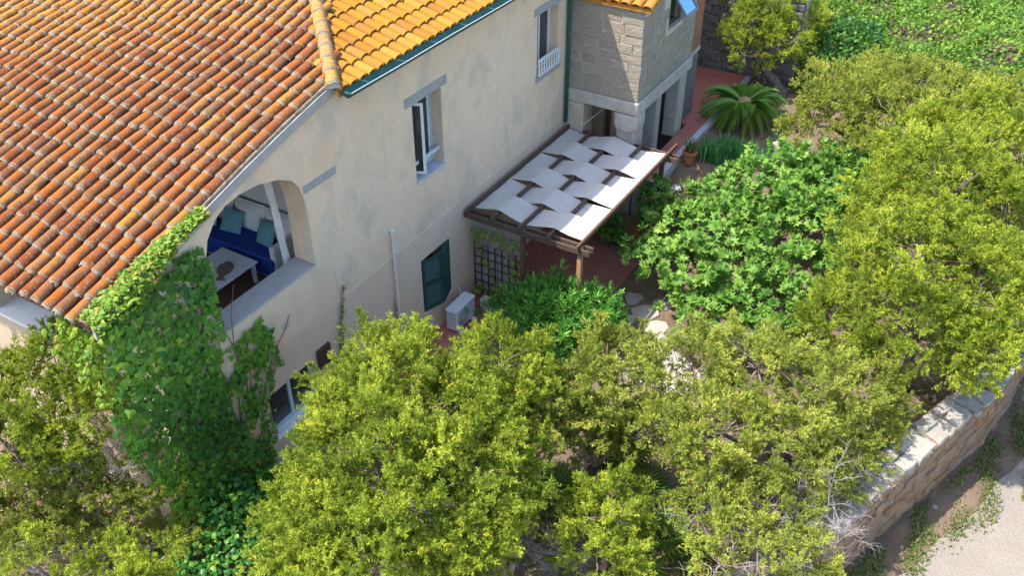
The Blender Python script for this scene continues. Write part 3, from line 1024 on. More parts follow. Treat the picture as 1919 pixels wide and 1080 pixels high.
# green louvred shutters on the ground floor
win = link("window", None, house, loc=(0, 12.95, .7))
for a, hinge, ang in ((0, 12.47, 19), (1, 13.45, -19)):
    T = Matrix.Rotation(RAD(-ang), 3, 'Z'); sg = 1 if a == 0 else -1
    tf = lambda p: tuple(T @ Vector((p[0], p[1] * sg, 0)) + Vector((.01, hinge, p[2])))
    tmp = MB(); window_frame(tmp, 0, .505, .76, 2.03, 0, .06, .04); tmp.box((-.04, .06, 1.36), (0, .445, 1.43))
    mb = MB(); mb.add([tf(p) for p in tmp.v], tmp.f if sg > 0 else [q[::-1] for q in tmp.f]); sh = mb.build("shutter", MT['dark_green'], win)
    tmp = MB()
    for z in np.arange(.84, 1.98, .042):
        if 1.34 < z < 1.45: continue
        tmp.add([(-.006, .06, z), (-.006, .445, z), (-.034, .445, z + .04), (-.034, .06, z + .04), (-.012, .06, z - .004), (-.012, .445, z - .004), (-.04, .445, z + .036), (-.04, .06, z + .036)],
                [(0, 1, 2, 3), (7, 6, 5, 4), (0, 4, 5, 1)])
    mb = MB(); mb.add([tf(p) for p in tmp.v], tmp.f); stuff(mb.build("louvres", MT['dark_green'], sh))
for z in (.95, 1.85):
    mb = MB(); mb.tube([(-.05, 12.45, z), (.03, 12.43, z)], .014, 6); mb.build("hinge", MT['ac_dark'], win)
mb = MB(); mb.cbox((-.06, 12.955, .71), (.20, 1.04, .03), None, .006); mb.build("sill", MT['stucco'], win)

# ground floor sliding window half behind the vine
win = link("window", None, house, loc=(0, 8.53, 1.0))
mb = MB(); window_frame(mb, 7.955, 9.115, 1.02, 1.925, -.10, .05); mb.box((-.16, 8.51, 1.07), (-.10, 8.57, 1.875)); mb.build("frame", MT['blue_paint'], win)
for a, b in ((8.005, 8.51), (8.57, 9.065)):
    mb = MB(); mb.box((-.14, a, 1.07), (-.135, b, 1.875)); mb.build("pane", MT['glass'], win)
mb = MB(); mb.cbox((.0, 8.535, 1.0), (.20, 1.22, .035), None, .006); mb.box((.06, 7.95, 1.02), (.085, 9.12, 1.05)); mb.build("sill", MT['white_paint'], win)


# ---------------------------------------------------------------- granite annex on pillars
annex = thing("annex", "small granite block annex standing on concrete pillars at the far end", "annex", (.9, 20.2, 1.5))
AX, AY0, AY1 = 1.86, 18.56, 21.76
mb = MB()
mb.slab([(.005, 3.50), (AX - .02, 3.50), (AX - .02, 5.66), (.005, 5.66)], [], .3, lambda u, v, w: (u, AY0 + .02 - w, v))
mb.build("front_core", MT['mortar'], annex)
AW = [(20.05, 4.72), (20.95, 4.72), (20.95, 6.0), (20.05, 6.0)]
AV = [(19.42, 5.05), (19.72, 5.05), (19.72, 5.86), (19.42, 5.86)]
mb = MB()
mb.slab([(AY0 + .33, 3.50), (AY1, 3.50), (AY1, 6.5), (AY0 + .33, 5.74)], [AW, AV], .3, lambda u, v, w: (AX - .02 + w, u, v))
side = mb.build("side_core", MT['mortar'], annex)
mb = MB(); mb.box((.005, AY1 - .3, 3.5), (AX - .33, AY1 + .001, 6.6)); mb.build("rear_wall", MT['concrete'], annex)
mb = MB(); mb.box((.01, AY0 + .33, 4.2), (AX - .33, AY1 - .31, 4.3)); mb.build("upper_floor", MT['concrete'], annex)
rng = np.random.default_rng(17)
for poly in courses(.01, AX, 3.50, 5.64, (.19, .25), (.34, .56), rng, .009, .006):
    V, F = cell_stone(poly, -.03, .004 + rng.uniform(-.008, .012), .035, lambda u, v, w: (u, AY0 + .01 - w, v), rng, .004, .002)
    stone_obj("block", V, F, MT['block'], annex)
for poly in courses(AY0 + .0, AY1, 3.50, 6.2, (.19, .25), (.34, .56), rng, .009, .006):
    c = np.mean(poly, 0)
    p = np.array(poly)
    if p[:, 1].max() > 5.64 + SL * (p[:, 0].min() - 18.48):
        continue
    if any(o[0][0] - .02 < c[0] < o[1][0] + .02 and c[1] > o[0][1] - .02 for o in (AW, AV)):
        continue
    for o in (AW, AV):
        if c[1] > o[0][1] - .1:
            if c[0] < o[0][0]: p[:, 0] = np.minimum(p[:, 0], o[0][0] - .005)
            elif c[0] > o[1][0]: p[:, 0] = np.maximum(p[:, 0], o[1][0] + .005)
    V, F = cell_stone(p, -.03, .003 + rng.uniform(-.006, .008), .03, lambda u, v, w: (AX - .01 + w, u, v), rng, .003, .002)
    stone_obj("block", V, F, MT['block'], annex)
# ring beam, worn along its top edge
mb = MB()
mb.cbox((AX / 2 + .005, AY0 + .10, 3.335), (AX + .05, .30, .31), None, .02)
mb.build("ring_beam", MT['concrete'], annex)
mb = MB()
mb.cbox((AX - .10, (AY0 + AY1) / 2 + .13, 3.333), (.30, AY1 - AY0 - .20, .312), None, .02)
mb.build("ring_beam", MT['concrete'], annex)
mb = MB()
P = [(AX + .04, AY0 + .3 + k * .12, 3.492 + rng.uniform(-.012, .008)) for k in range(25)]
mb.tube(P, .022 + .016 * rng.random(len(P)), 5); mb.build("mortar_ledge", MT['concrete'], annex)
# corner pillar with its lumpy corbel, then two more pillars
mb = MB(); mb.cbox((1.60, AY0 + .27, 1.4), (.48, .50, 3.46), None, .02); mb.build("pillar", MT['concrete'], annex)
mb = MB()
V = []
for z, s in ((2.72, .30), (2.80, .345), (2.95, .36), (3.10, .35), (3.172, .33)):
    for k in range(12):
        w = 2 * math.pi * k / 12
        q = max(abs(math.cos(w)), abs(math.sin(w)))
        r = s / q ** .8 * rng.uniform(.95, 1.04)
        V.append((1.585 + math.cos(w) * r * .92, AY0 + .22 + math.sin(w) * r, z))
F = [(j * 12 + k, j * 12 + (k + 1) % 12, (j + 1) * 12 + (k + 1) % 12, (j + 1) * 12 + k) for j in range(4) for k in range(12)] + [tuple(range(12))[::-1], tuple(range(48, 60))]
mb.add(V, F); mb.build("corbel", MT['concrete'], annex)
mb = MB(); mb.cbox((1.66, 19.98, 2.3), (.34, .28, 1.76), None, .015); mb.build("pillar", MT['granite'], annex)
mb = MB(); mb.cbox((1.66, 21.46, 2.3), (.36, .44, 1.76), None, .015); mb.build("pillar", MT['concrete'], annex)
# tan walls of the porch below, with a narrow doorway
mb = MB(); mb.cbox((.24, 18.80, 1.5), (.47, .46, 3.34), None, .01); mb.build("porch_pier", MT['tan_plaster'], annex)
mb = MB()
mb.slab([(.0, -.2), (1.62, -.2), (1.62, 3.17), (.0, 3.17)], [[(.30, .0), (.52, .0), (.52, 2.75), (.30, 2.75)], [(.80, 2.2), (.98, 2.2), (.98, 3.0), (.80, 3.0)]], .2, lambda u, v, w: (u, 20.1 - w, v))
mb.build("porch_wall", MT['tan_plaster'], annex)
mb = MB(); mb.box((.28, 20.31, 0), (1.02, 20.36, 3.1)); mb.build("porch_door", MT['rust_wood'], annex)
mb = MB(); mb.tube([(.02, 18.50, 3.62), (.04, 18.49, 3.3), (.10, 18.48, 3.16), (.30, 18.50, 3.10), (.48, 18.55, 3.15)], .008, 6); mb.build("cable", MT['white_pvc'], annex)
mb = MB(); mb.tube([(.44, 18.53, 2.55), (.62, 19.0, 2.72), (.72, 19.6, 2.80)], .012, 6); mb.build("washing_line", MT['white_pvc'], annex)
mb = MB(); mb.tube([(.03, 18.535, 6.1), (.03, 18.535, 2.6)], .018, 8); mb.build("white_pipe", MT['white_pvc'], annex)
# rough stone base behind the last pillar
mb = MB(); mb.cbox((1.28, 22.35, 2.35), (.85, .9, 1.75), None, .06); mb.build("rubble_base", MT['grey_stone'], annex)
mb = MB(); mb.cbox((1.30, 22.2, 3.40), (.95, .95, .2), None, .05); mb.build("rubble_top", MT['concrete'], annex)
mb = MB(); mb.box((.6, 21.80, 3.51), (1.80, 22.5, 6.4)); mb.build("rear_pier", MT['rust_wood'], annex)
# top-hung sash pushed out over the garden
win = link("window", None, annex, loc=(AX, 20.5, 4.72))
mb = MB(); window_frame(mb, 20.055, 20.945, 4.725, 5.99, AX - .08, .05); mb.build("frame", MT['ac_dark'], win)
T = Matrix.Rotation(RAD(-38), 3, 'Y')
tf = lambda p: tuple(T @ Vector((p[0], 0, p[2])) + Vector((AX - .02, p[1], 5.55)))
tmp = MB(); window_frame(tmp, 20.14, 20.86, -.62, .0, 0.03, .06, .035)
mb = MB(); mb.add([tf(p) for p in tmp.v], tmp.f); mb.build("sash", MT['ac_dark'], win)
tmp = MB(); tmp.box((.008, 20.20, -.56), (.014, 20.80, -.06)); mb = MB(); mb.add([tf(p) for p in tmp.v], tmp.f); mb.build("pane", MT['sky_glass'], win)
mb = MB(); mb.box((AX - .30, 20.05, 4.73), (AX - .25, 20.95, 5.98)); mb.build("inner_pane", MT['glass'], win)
mb = MB(); mb.box((AX - .20, 19.42, 5.05), (AX - .17, 19.72, 5.86)); mb.build("slit_window", MT['blue_paint'], annex)
# its tiled roof, only the eave shows
mb = MB(); mb.slab([(-.05, 18.48), (2.02, 18.48), (2.02, 21.9), (-.05, 21.9)], [], .08, lambda u, v, w: (u, v, 5.74 + SL * (v - 18.48) + w))
aroof = mb.build("annex_roof", MT['new_bed'], annex)
spots = []
for k in range(8):
    for j in range(10):
        y = 18.45 + .345 * j
        spots.append((1.93 - .262 * k, y, 5.74 + SL * (y - 18.48) + .018, (PITCH - RAD(2.0), rng.normal(0, .02), rng.normal(0, .01))))
ORV = [barrel(rng, L=.42, r0=.122, r1=.108, flat=.7, thick=.018) for _ in range(2)]
OR_ME = [np_mesh("annex_tile", V, F, None, smooth=True, side=V[:, 0] * 0 - 1, mats=[MT['tile_old'], MT['tile_mortar']], mi=mi) for V, F, mi in ORV]
lay_tiles(spots, ORV, OR_ME, "roof_tile", aroof, [MT['tile_old_s'], MT['tile_mortar']], 60, rng)
# ---------------------------------------------------------------- pergola with woven canvas
perg = thing("pergola", "dark timber pergola roofed with woven white canvas strips against the house", "pergola", (1.4, 16.3, 0))
RX = [.12, .74, 1.40, 2.07, 2.76]
rng = np.random.default_rng(4)
for y0 in (14.02, 18.62):
    for dy in (0, .17):
        for a, b, m in ((.03, 2.1, 'weathered_wood_x'), (2.101, 3.02, 'weathered_wood_x')):
            pass
        mb = MB(); mb.cbox((1.52, y0 + (dy if y0 < 16 else -dy), 2.36), (2.98, .05, .135), None, .008)
        mb.build("beam", MT['weathered_wood_x'], perg)
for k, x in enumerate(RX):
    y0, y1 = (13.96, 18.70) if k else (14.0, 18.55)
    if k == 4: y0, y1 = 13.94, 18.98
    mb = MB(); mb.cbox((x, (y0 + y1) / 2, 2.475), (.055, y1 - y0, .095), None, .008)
    mb.build("rafter", MT['weathered_wood' if k < 4 else 'post_wood'], perg)  # outer rafter takes a redder brown, sunlight put into its timber colour
    if 0 < k < 4:
        mb = MB(); mb.cbox((x, 14.09, 2.36), (.05, .11, .10), None, .005); mb.build("spacer_block", MT['weathered_wood'], perg)
for x, y, z0, m in ((2.76, 14.105, -.02, 'new_wood'), (1.42, 14.105, -.02, 'post_wood'), (2.62, 18.53, .3, 'post_wood')):
    mb = MB(); mb.cbox((x, y, (z0 + 2.42) / 2), (.095, .095, 2.42 - z0), None, .006); mb.build("post", MT[m], perg)
    mb = MB(); mb.tube([(x, y, 2.24), (x, y, 2.28)], .075, 10); mb.build("post_collar", MT['ac_dark'], perg)
xs_ = np.concatenate([[RX[0] + .05], np.linspace(RX[0] + .12, RX[4] - .05, 72)])
for i in range(6):
    ya = 14.25 + i * .705; yb = ya + .70
    knots_x, knots_z = [RX[0] + .04], [2.455]
    for k in (1, 2, 3):
        over = (i + k) % 2 == 1
        hw = .034 if over else .012
        knots_x += [RX[k] - hw, RX[k] + hw]; knots_z += [2.548 if over else 2.415] * 2
    knots_x.append(RX[4] - .03); knots_z.append(2.465)
    z = np.interp(xs_, knots_x, knots_z)
    fr = (xs_ - RX[0]) / .66 % 1
    z = z - .006 * np.sin(fr * math.pi) ** 2
    yy = np.linspace(ya, yb, 9)
    X, Y = np.meshgrid(xs_, yy, indexing='ij')
    Z = np.repeat(z[:, None], 9, 1)
    e = np.abs(Y - (ya + yb) / 2) / .35
    Z = Z - .012 * (1 - e ** 2) + .004 * np.sin(X * 9 + i * 2.1 + Y * 5) + .003 * np.sin(Y * 23 + X * 3 + i)
    Y = Y + .012 * np.sin(X * 6 + i) * np.sign(Y - (ya + yb) / 2) * e
    n = 9
    V = np.stack([X, Y, Z], -1).reshape(-1, 3)
    a = (np.arange(len(xs_) - 1)[:, None] * n + np.arange(n - 1)[None]).ravel()
    F = np.stack([a, a + n, a + n + 1, a + 1], 1)
    V2 = V - np.array([0, 0, .004]); N = len(V)
    me = np_mesh("canvas_strip", np.concatenate([V, V2]) - wl(perg), np.concatenate([F, F[:, ::-1] + N]), MT['canvas'], smooth=True)
    link("canvas_strip", me, perg, loc=wl(perg))

# screen and lattice closing the near end of the pergola
trel = thing("trellis", "dark wooden lattice trellis on a grey board screen under the pergola's near end", "trellis", (.7, 14.25, 0))
for k in range(11):
    z = .06 + k * .18
    mb = MB(); mb.cbox((.70, 14.33 + rng.uniform(-.004, .004), z + .085), (1.30, .025, .168), None, .006); mb.build("board", MT['grey_board'] if 'grey_board' in MT else MT['concrete'], trel)
for k in range(8):
    mb = MB(); mb.cbox((.10 + k * .175, 14.265, .86), (.026, .022, 1.36), None, .004); mb.build("upright_slat", MT['lattice_wood'], trel)
for k in range(6):
    mb = MB(); mb.cbox((.71, 14.288, .30 + k * .215), (1.29, .018, .024), None, .004); mb.build("cross_slat", MT['lattice_wood'], trel)

# ---------------------------------------------------------------- outdoor unit on the terrace
ac = thing("air_conditioner", "white outdoor air conditioner unit on the red terrace by the shutters", "air conditioner", (.34, 13.3, 0))
mb = MB(); mb.cbox((.34, 13.30, .33), (.27, .72, .50), None, .015); body = mb.build("casing", MT['ac_white'], ac)
mb = MB(); mb.cbox((.34, 13.30, .588), (.30, .75, .02), None, .006); mb.build("top_panel", MT['ac_white'], ac)
mb = MB(); mb.box((.23, 12.932, .12), (.45, 12.939, .52)); side_g = mb.build("side_grille", MT['ac_dark'], ac)
for k in range(8):
    mb = MB(); mb.box((.225, 12.918, .135 + k * .05), (.455, 12.931, .155 + k * .05)); mb.build("grille_slat", MT['ac_white'], side_g)
mb = MB(); mb.tube([(.476, 13.20, .33), (.482, 13.20, .33)], .205, 24); fan = mb.build("fan_opening", MT['ac_dark'], ac)
mb = MB()
for r in (.06, .11, .16, .205):
    mb.tube([(.488, 13.20 + math.cos(t) * r, .33 + math.sin(t) * r) for t in np.linspace(0, 2 * math.pi, 25)], .004, 4, False)
for t in np.linspace(0, math.pi, 5)[:-1]:
    mb.tube([(.488, 13.20 - math.cos(t) * .205, .33 - math.sin(t) * .205), (.488, 13.20 + math.cos(t) * .205, .33 + math.sin(t) * .205)], .004, 4)
mb.build("fan_guard", MT['ac_white'], fan)
for y in (13.05, 13.55):
    mb = MB(); mb.cbox((.36, y, .04), (.42, .09, .07), None, .01); mb.build("foot", MT['white_pvc'], ac)
mb = MB(); mb.tube([(.22, 13.64, .30), (.15, 13.70, .32), (.06, 13.72, .40), (.02, 13.72, .62)], .018, 6); mb.build("refrigerant_hose", MT['white_pvc'], ac)

for (x, y, l, lab) in ((.60, 14.02, .34, "small white trough planter at the foot of the trellis, nearer the house wall"),
                       (.98, 13.86, .40, "small white trough planter in the shrubs, nearer the oleander")):
    mb = MB()
    mb.slab([(x - l / 2, y - .09), (x + l / 2, y - .09), (x + l / 2, y + .09), (x - l / 2, y + .09)],
            [[(x - l / 2 + .02, y - .07), (x + l / 2 - .02, y - .07), (x + l / 2 - .02, y + .07), (x - l / 2 + .02, y + .07)]], .30, lambda u, v, w: (u, v, .30 + w))
    mb.box((x - l / 2 + .02, y - .07, .0), (x + l / 2 - .02, y + .07, .25))
    tag(mb.build("planter", MT['white_pvc'], None, loc=(x, y, 0)), lab, "planter", "white trough planters")

pot = thing("plant_pot", "red terracotta pot with a grassy plant beside the red pavement kerb", "plant pot", (2.68, 20.25, 1.38))
mb = MB(); mb.tube([(2.68, 20.25, 1.36), (2.68, 20.25, 1.6), (2.68, 20.25, 1.66), (2.68, 20.25, 1.665), (2.68, 20.25, 1.70)], [.13, .17, .18, .20, .20], 16)
mb.build("pot", MT['terracotta'], pot, smooth=False)

tabl = thing("stone_table", "round grey stone table top behind the far pergola post", "table", (2.95, 19.15, .6))
mb = MB(); mb.tube([(2.95, 19.15, 1.14), (2.95, 19.15, 1.15), (2.95, 19.15, 1.20), (2.95, 19.15, 1.21)], [.30, .32, .32, .305], 22); mb.build("top", MT['kerb'], tabl)
mb = MB(); mb.tube([(2.95, 19.15, .6), (2.95, 19.15, 1.14)], [.14, .11], 12); mb.build("pedestal", MT['concrete'], tabl)

box = thing("wooden_chest", "rust brown wooden chest standing under the far corner of the pergola", "chest", (2.2, 18.1, 0))
mb = MB(); mb.cbox((2.2, 18.1, .29), (.52, .42, .55), None, .012); mb.build("body", MT['rust_wood'], box)
mb = MB(); mb.cbox((2.2, 18.1, .59), (.58, .48, .04), None, .01); mb.build("lid", MT['rust_wood'], box)


# ---------------------------------------------------------------- loggia furniture
def pillow_mesh(w, h, t, n=9):
    u = np.linspace(-1, 1, n)
    U, Vv = np.meshgrid(u, u, indexing='ij')
    bulge = (1 - U ** 2) ** .45 * (1 - Vv ** 2) ** .45
    pin = 1 - .07 * (U ** 2) * (Vv ** 2) * 0 - .10 * (1 - U ** 2) * np.abs(Vv) ** 6
    X = U * w / 2 * (1 - .06 * (1 - Vv ** 2)); Y = Vv * h / 2 * (1 - .06 * (1 - U ** 2))
    top = np.stack([X, Y, bulge * t / 2], -1).reshape(-1, 3); bot = np.stack([X, Y, -bulge * t / 2], -1).reshape(-1, 3)
    a = (np.arange(n - 1)[:, None] * n + np.arange(n - 1)[None]).ravel()
    F = np.stack([a, a + n, a + n + 1, a + 1], 1)
    return np.concatenate([top, bot]), np.concatenate([F, F[:, ::-1] + n * n])


def pillow(name, w, h, t, mat, loc, rot, parent=None, label=None, group=None):
    V, F = pillow_mesh(w, h, t)
    o = link(name, np_mesh(name, V, F, mat, smooth=True), parent, loc=loc, rot=rot)
    if label: tag(o, label, "cushion", group)
    return o


sofa = thing("sofa", "long sofa with deep blue seat cover and white back cushions inside the arch", "sofa", (-2.2, 9.95, 2.95))
mb = MB(); mb.cbox((-2.25, 9.98, 3.12), (2.3, .78, .30), None, .02); mb.build("base", MT['white_wood'], sofa)
mb = MB(); mb.cbox((-2.25, 9.93, 3.335), (2.34, .74, .15), None, .045); mb.cbox((-2.25, 9.558, 3.20), (2.34, .012, .30), None, .004); mb.build("seat_cover", MT['blue_cloth'], sofa)
for k in range(3):
    pillow("back_cushion", .80, .60, .26, MT['white_cloth'], (-3.0 + k * .77, 10.24, 3.64), (RAD(74), 0, RAD(2 * k - 2)), sofa)
mb = MB(); mb.cbox((-2.25, 10.345, 3.5), (2.34, .08, .75), None, .03); mb.build("backrest", MT['white_cloth'], sofa)
mb = MB(); mb.cbox((-1.12, 9.98, 3.40), (.12, .76, .5), None, .05); mb.build("armrest", MT['white_cloth'], sofa)
pillow("throw_cushion", .46, .46, .17, MT['teal_cloth'], (-2.42, 9.98, 3.60), (RAD(62), RAD(4), RAD(8)), None, "square teal fringed cushion in the middle of the sofa", "teal cushions on the sofa")
pillow("throw_cushion", .48, .48, .17, MT['teal_cloth'], (-1.58, 9.98, 3.60), (RAD(62), RAD(-6), RAD(-8)), None, "square teal fringed cushion at the sofa's right end", "teal cushions on the sofa")
pillow("throw_cushion", .44, .44, .16, MT['blue_paint'], (-3.02, 9.98, 3.59), (RAD(64), RAD(3), RAD(4)), None, "pale blue cushion at the far left of the sofa", None)

ct = thing("coffee_table", "white planked coffee table in front of the blue sofa", "table", (-1.75, 8.7, 2.95))
for k in range(11):
    mb = MB(); mb.cbox((-1.76, 7.98 + k * .134 + .067, 3.385), (.88, .128, .03), None, .005); mb.build("plank", MT['white_wood'], ct)
for sx in (-2.12, -1.40):
    for sy in (8.06, 9.38):
        mb = MB(); mb.cbox((sx, sy, 3.16), (.07, .07, .415), None, .008); mb.build("leg", MT['white_wood'], ct)
# carved wooden fish lying on it
n = 20
prof = [(0, .004), (.03, .05), (.10, .105), (.20, .125), (.30, .10), (.38, .05), (.42, .028), (.46, .05), (.52, .095)]
V, F = [], []
for s, w in prof:
    V += [(s - .26, -w, .012), (s - .26, 0, .030 if s < .42 else .016), (s - .26, w, .012), (s - .26, -w, 0), (s - .26, w, 0)]
for j in range(len(prof) - 1):
    a = j * 5; b = a + 5
    F += [(a, b, b + 1, a + 1), (a + 1, b + 1, b + 2, a + 2), (a + 2, b + 2, b + 4, a + 4), (a + 4, b + 4, b + 3, a + 3), (a + 3, b + 3, b, a)]
F += [(0, 1, 2, 4, 3), tuple(len(V) - 5 + q for q in (3, 4, 2, 1, 0))]
tag(link("carved_fish", np_mesh("carved_fish", V, F, MT['fish_wood']), None, loc=(-1.62, 8.92, 3.402), rot=(0, 0, RAD(118 + 180)), scale=(1.1, 1.2, 1)),
    "brown carved wooden fish lying on the white coffee table", "ornament")
mb = MB()
P = [(-1.74 + .11 * math.cos(t), 8.42 + .11 * math.sin(t), 3.435) for t in np.linspace(0, 2 * math.pi, 21)]
mb.tube(P, [.032 + .008 * math.sin(k * 2.3) for k in range(21)], 7, False)
tag(mb.build("wreath", MT['ground_ivy'] if False else MT['straw'], None, loc=(-1.74, 8.42, 3.40)), "small dry twig wreath on the white coffee table", "wreath")

# whitewashed driftwood trunk propping the arch
mb = MB()
P = [(-.62, 9.50, 2.95), (-.60, 9.47, 3.5), (-.63, 9.45, 4.0), (-.60, 9.40, 4.4), (-.64, 9.41, 4.8), (-.62, 9.34, 5.2), (-.66, 9.33, 5.75)]
mb.tube(P, [.085, .075, .065, .075, .062, .075, .08], 6)
tag(mb.build("driftwood_post", MT['driftwood'], None, smooth=False, loc=(-.66, 9.4, 2.95)), "crooked whitewashed driftwood post just inside the arch", "post")
LOBES_A = [(2.48, 7.75, 3.1, 0.8), (2.62, 8.21, 3.4, 0.8), (2.98, 6.83, 2.9, 0.8), (3.31, 6.78, 3.4, 1.0), (3.53, 7.75, 3.3, 0.9), (4.3, 7.68, 2.9, 0.9), (3.39, 5.91, 2.9, 0.95), (4.14, 6.38, 3.2, 1.0), (4.28, 5.45, 2.9, 0.9), (4.79, 6.51, 2.7, 0.72), (2.7, 6.09, 2.5, 0.6), (2.1, 7.44, 2.6, 0.42), (3.58, 8.79, 2.9, 0.55), (3.18, 5.53, 2.5, 0.55), (4.67, 5.92, 2.5, 0.7)]
LOBES_B = [(3.7, 9.46, 3.1, 0.7), (3.45, 9.13, 2.9, 0.5), (4.25, 9.6, 2.8, 0.62), (4.22, 9.0, 2.7, 0.65), (4.53, 9.82, 2.4, 0.5)]
LOBES_C = [(4.95, 10.86, 2.7, 0.6), (4.88, 10.05, 2.6, 0.6), (5.49, 10.56, 2.6, 0.6), (5.24, 9.94, 2.4, 0.5), (4.55, 9.27, 2.5, 0.5), (4.86, 9.99, 1.8, 0.5), (5.32, 10.45, 1.7, 0.45), (5.77, 10.7, 1.9, 0.45)]
LOBES_D = [(6.29, 11.27, 2.7, 0.7), (7.12, 11.94, 2.8, 0.7), (7.1, 10.35, 2.7, 0.78), (7.91, 11.67, 2.8, 0.8), (8.54, 12.94, 2.2, 0.62), (7.94, 10.69, 2.5, 0.74), (6.39, 10.43, 2.5, 0.55), (8.45, 11.82, 2.0, 0.55), (7.25, 9.86, 2.3, 0.55), (8.98, 13.06, 1.7, 0.5), (8.92, 12.0, 1.6, 0.45), (8.54, 11.13, 1.7, 0.45), (9.17, 13.79, 1.7, 0.4), (8.13, 10.18, 1.9, 0.45)]
LOBES_E = [(8.31, 14.51, 3.1, 0.82), (8.82, 15.01, 3.5, 1.1), (9.86, 15.03, 3.2, 1.0), (8.93, 14.25, 3.0, 0.85), (10.39, 14.36, 2.9, 0.7), (8.23, 16.78, 3.2, 0.9), (8.69, 17.42, 3.6, 1.15), (9.92, 17.39, 3.3, 1.1), (8.03, 13.86, 2.6, 0.62), (8.23, 19.25, 3.4, 1.0), (9.06, 20.07, 3.5, 1.1), (10.71, 14.5, 3.0, 0.8)]
LOBES_F = [(5.66, 21.75, 3.1, 0.9), (7.17, 20.9, 3.3, 0.95), (8.17, 21.57, 3.4, 1.1), (9.43, 21.29, 3.4, 1.05), (5.37, 20.97, 2.8, 0.6), (7.03, 22.51, 3.4, 0.8), (6.05, 23.14, 3.2, 0.65), (8.71, 22.6, 3.3, 0.85)]
LOBES_G = [(2.41, 24.8, 3.5, 0.62), (3.26, 24.93, 3.1, 0.6), (2.54, 24.34, 2.7, 0.45), (3.34, 26.21, 3.3, 0.6), (2.58, 25.47, 3.8, 0.7), (1.6, 25.58, 3.4, 0.55), (3.79, 26.51, 2.9, 0.45), (2.7, 24.97, 3.2, 0.5), (1.79, 25.02, 3.0, 0.4)]
LOBES_H = [(6.1, 8.44, 2.1, 0.58), (6.14, 9.1, 2.0, 0.4), (6.27, 7.95, 1.9, 0.5), (6.59, 8.18, 1.8, 0.42)]
LOBES_I = [(4.93, 7.66, 2.3, 0.42), (5.21, 7.57, 2.1, 0.4), (4.94, 7.21, 2.2, 0.35)]
LOBES_J = [(-1.92, 5.68, 3.3, 0.66), (-1.89, 5.07, 3.2, 0.66), (-1.29, 5.47, 3.0, 0.6), (-1.57, 4.45, 2.9, 0.55), (-1.32, 4.83, 2.7, 0.5), (-1.63, 6.19, 3.1, 0.45), (-2.71, 5.28, 3.3, 0.45), (-1.31, 5.29, 2.4, 0.4), (-2.76, 4.52, 3.0, 0.6), (-2.77, 3.94, 2.6, 0.55)]
LOBES_K = [(-0.42, 5.43, 2.0, 0.42), (-0.71, 4.87, 1.7, 0.5), (-1.5, 4.52, 1.7, 0.6), (-0.05, 5.61, 1.6, 0.34), (-1.99, 4.4, 1.9, 0.5), (-0.9, 4.34, 1.4, 0.55), (-0.36, 4.61, 1.2, 0.45), (-1.42, 3.96, 1.6, 0.5), (-1.51, 5.19, 1.9, 0.45), (-1.99, 4.8, 2.0, 0.5), (-1.72, 4.03, 1.7, 0.4), (0.17, 5.46, 1.0, 0.4), (-2.35, 3.79, 1.8, 0.55), (-1.6, 3.29, 1.6, 0.5)]
LOBES_L = [(-0.4, 3.42, 2.4, 0.42), (-0.06, 3.55, 2.3, 0.36), (0.7, 4.29, 2.1, 0.4), (1.15, 4.66, 2.1, 0.34), (1.13, 4.29, 2.1, 0.38), (0.33, 3.84, 2.0, 0.35)]
LOBES_N = [(8.09, 9.65, 2.2, 0.48), (7.83, 9.05, 2.2, 0.5), (8.67, 9.19, 2.0, 0.45), (8.32, 8.79, 2.1, 0.48), (7.3, 9.17, 2.1, 0.38), (7.88, 8.53, 2.1, 0.42), (9.04, 9.68, 1.7, 0.3)]
# ---------------------------------------------------------------- leaf shapes
def fan_leaf(outline, cup=.12, cz=.06):
    P = np.array(outline, float)
    V = np.concatenate([[[0, P[:, 1].mean() * .9, cz]], np.stack([P[:, 0], P[:, 1], -cup * (P[:, 0] ** 2)], 1)])
    n = len(P)
    F = np.array([(0, 1 + k, 1 + (k + 1) % n) for k in range(n)])
    return V, F


IVY = fan_leaf([(0, 0), (.42, -.08), (.55, .30), (.30, .52), (.0, 1.0), (-.30, .52), (-.55, .30), (-.42, -.08)], .25, .08)
OVAL = fan_leaf([(0, 0), (.26, .22), (.30, .52), (0, 1.0), (-.30, .52), (-.26, .22)], .4, .06)
FIG = fan_leaf([(0, .05), (.30, .02), (.50, .26), (.27, .38), (.42, .74), (.15, .62), (0, 1.02), (-.15, .62), (-.42, .74), (-.27, .38), (-.50, .26), (-.30, .02)], .22, .05)
LANCE = (np.array([(0, 0, 0), (.075, .42, .0), (0, .45, -.03), (-.075, .42, 0), (0, 1, -.05)]), np.array([(0, 1, 2), (0, 2, 3), (2, 1, 4), (3, 2, 4)]))
# leaf templates lie in xy with the tip at +y; turned so that y is the way the leaf points


def leaf_frames(direction, normal):
    y = direction / (np.linalg.norm(direction, axis=1)[:, None] + 1e-9)
    x = np.cross(y, normal); x /= np.linalg.norm(x, axis=1)[:, None] + 1e-9
    z = np.cross(x, y)
    return np.stack([x, y, z], axis=2)


def unit(a):
    return a / (np.linalg.norm(a, axis=-1, keepdims=True) + 1e-9)


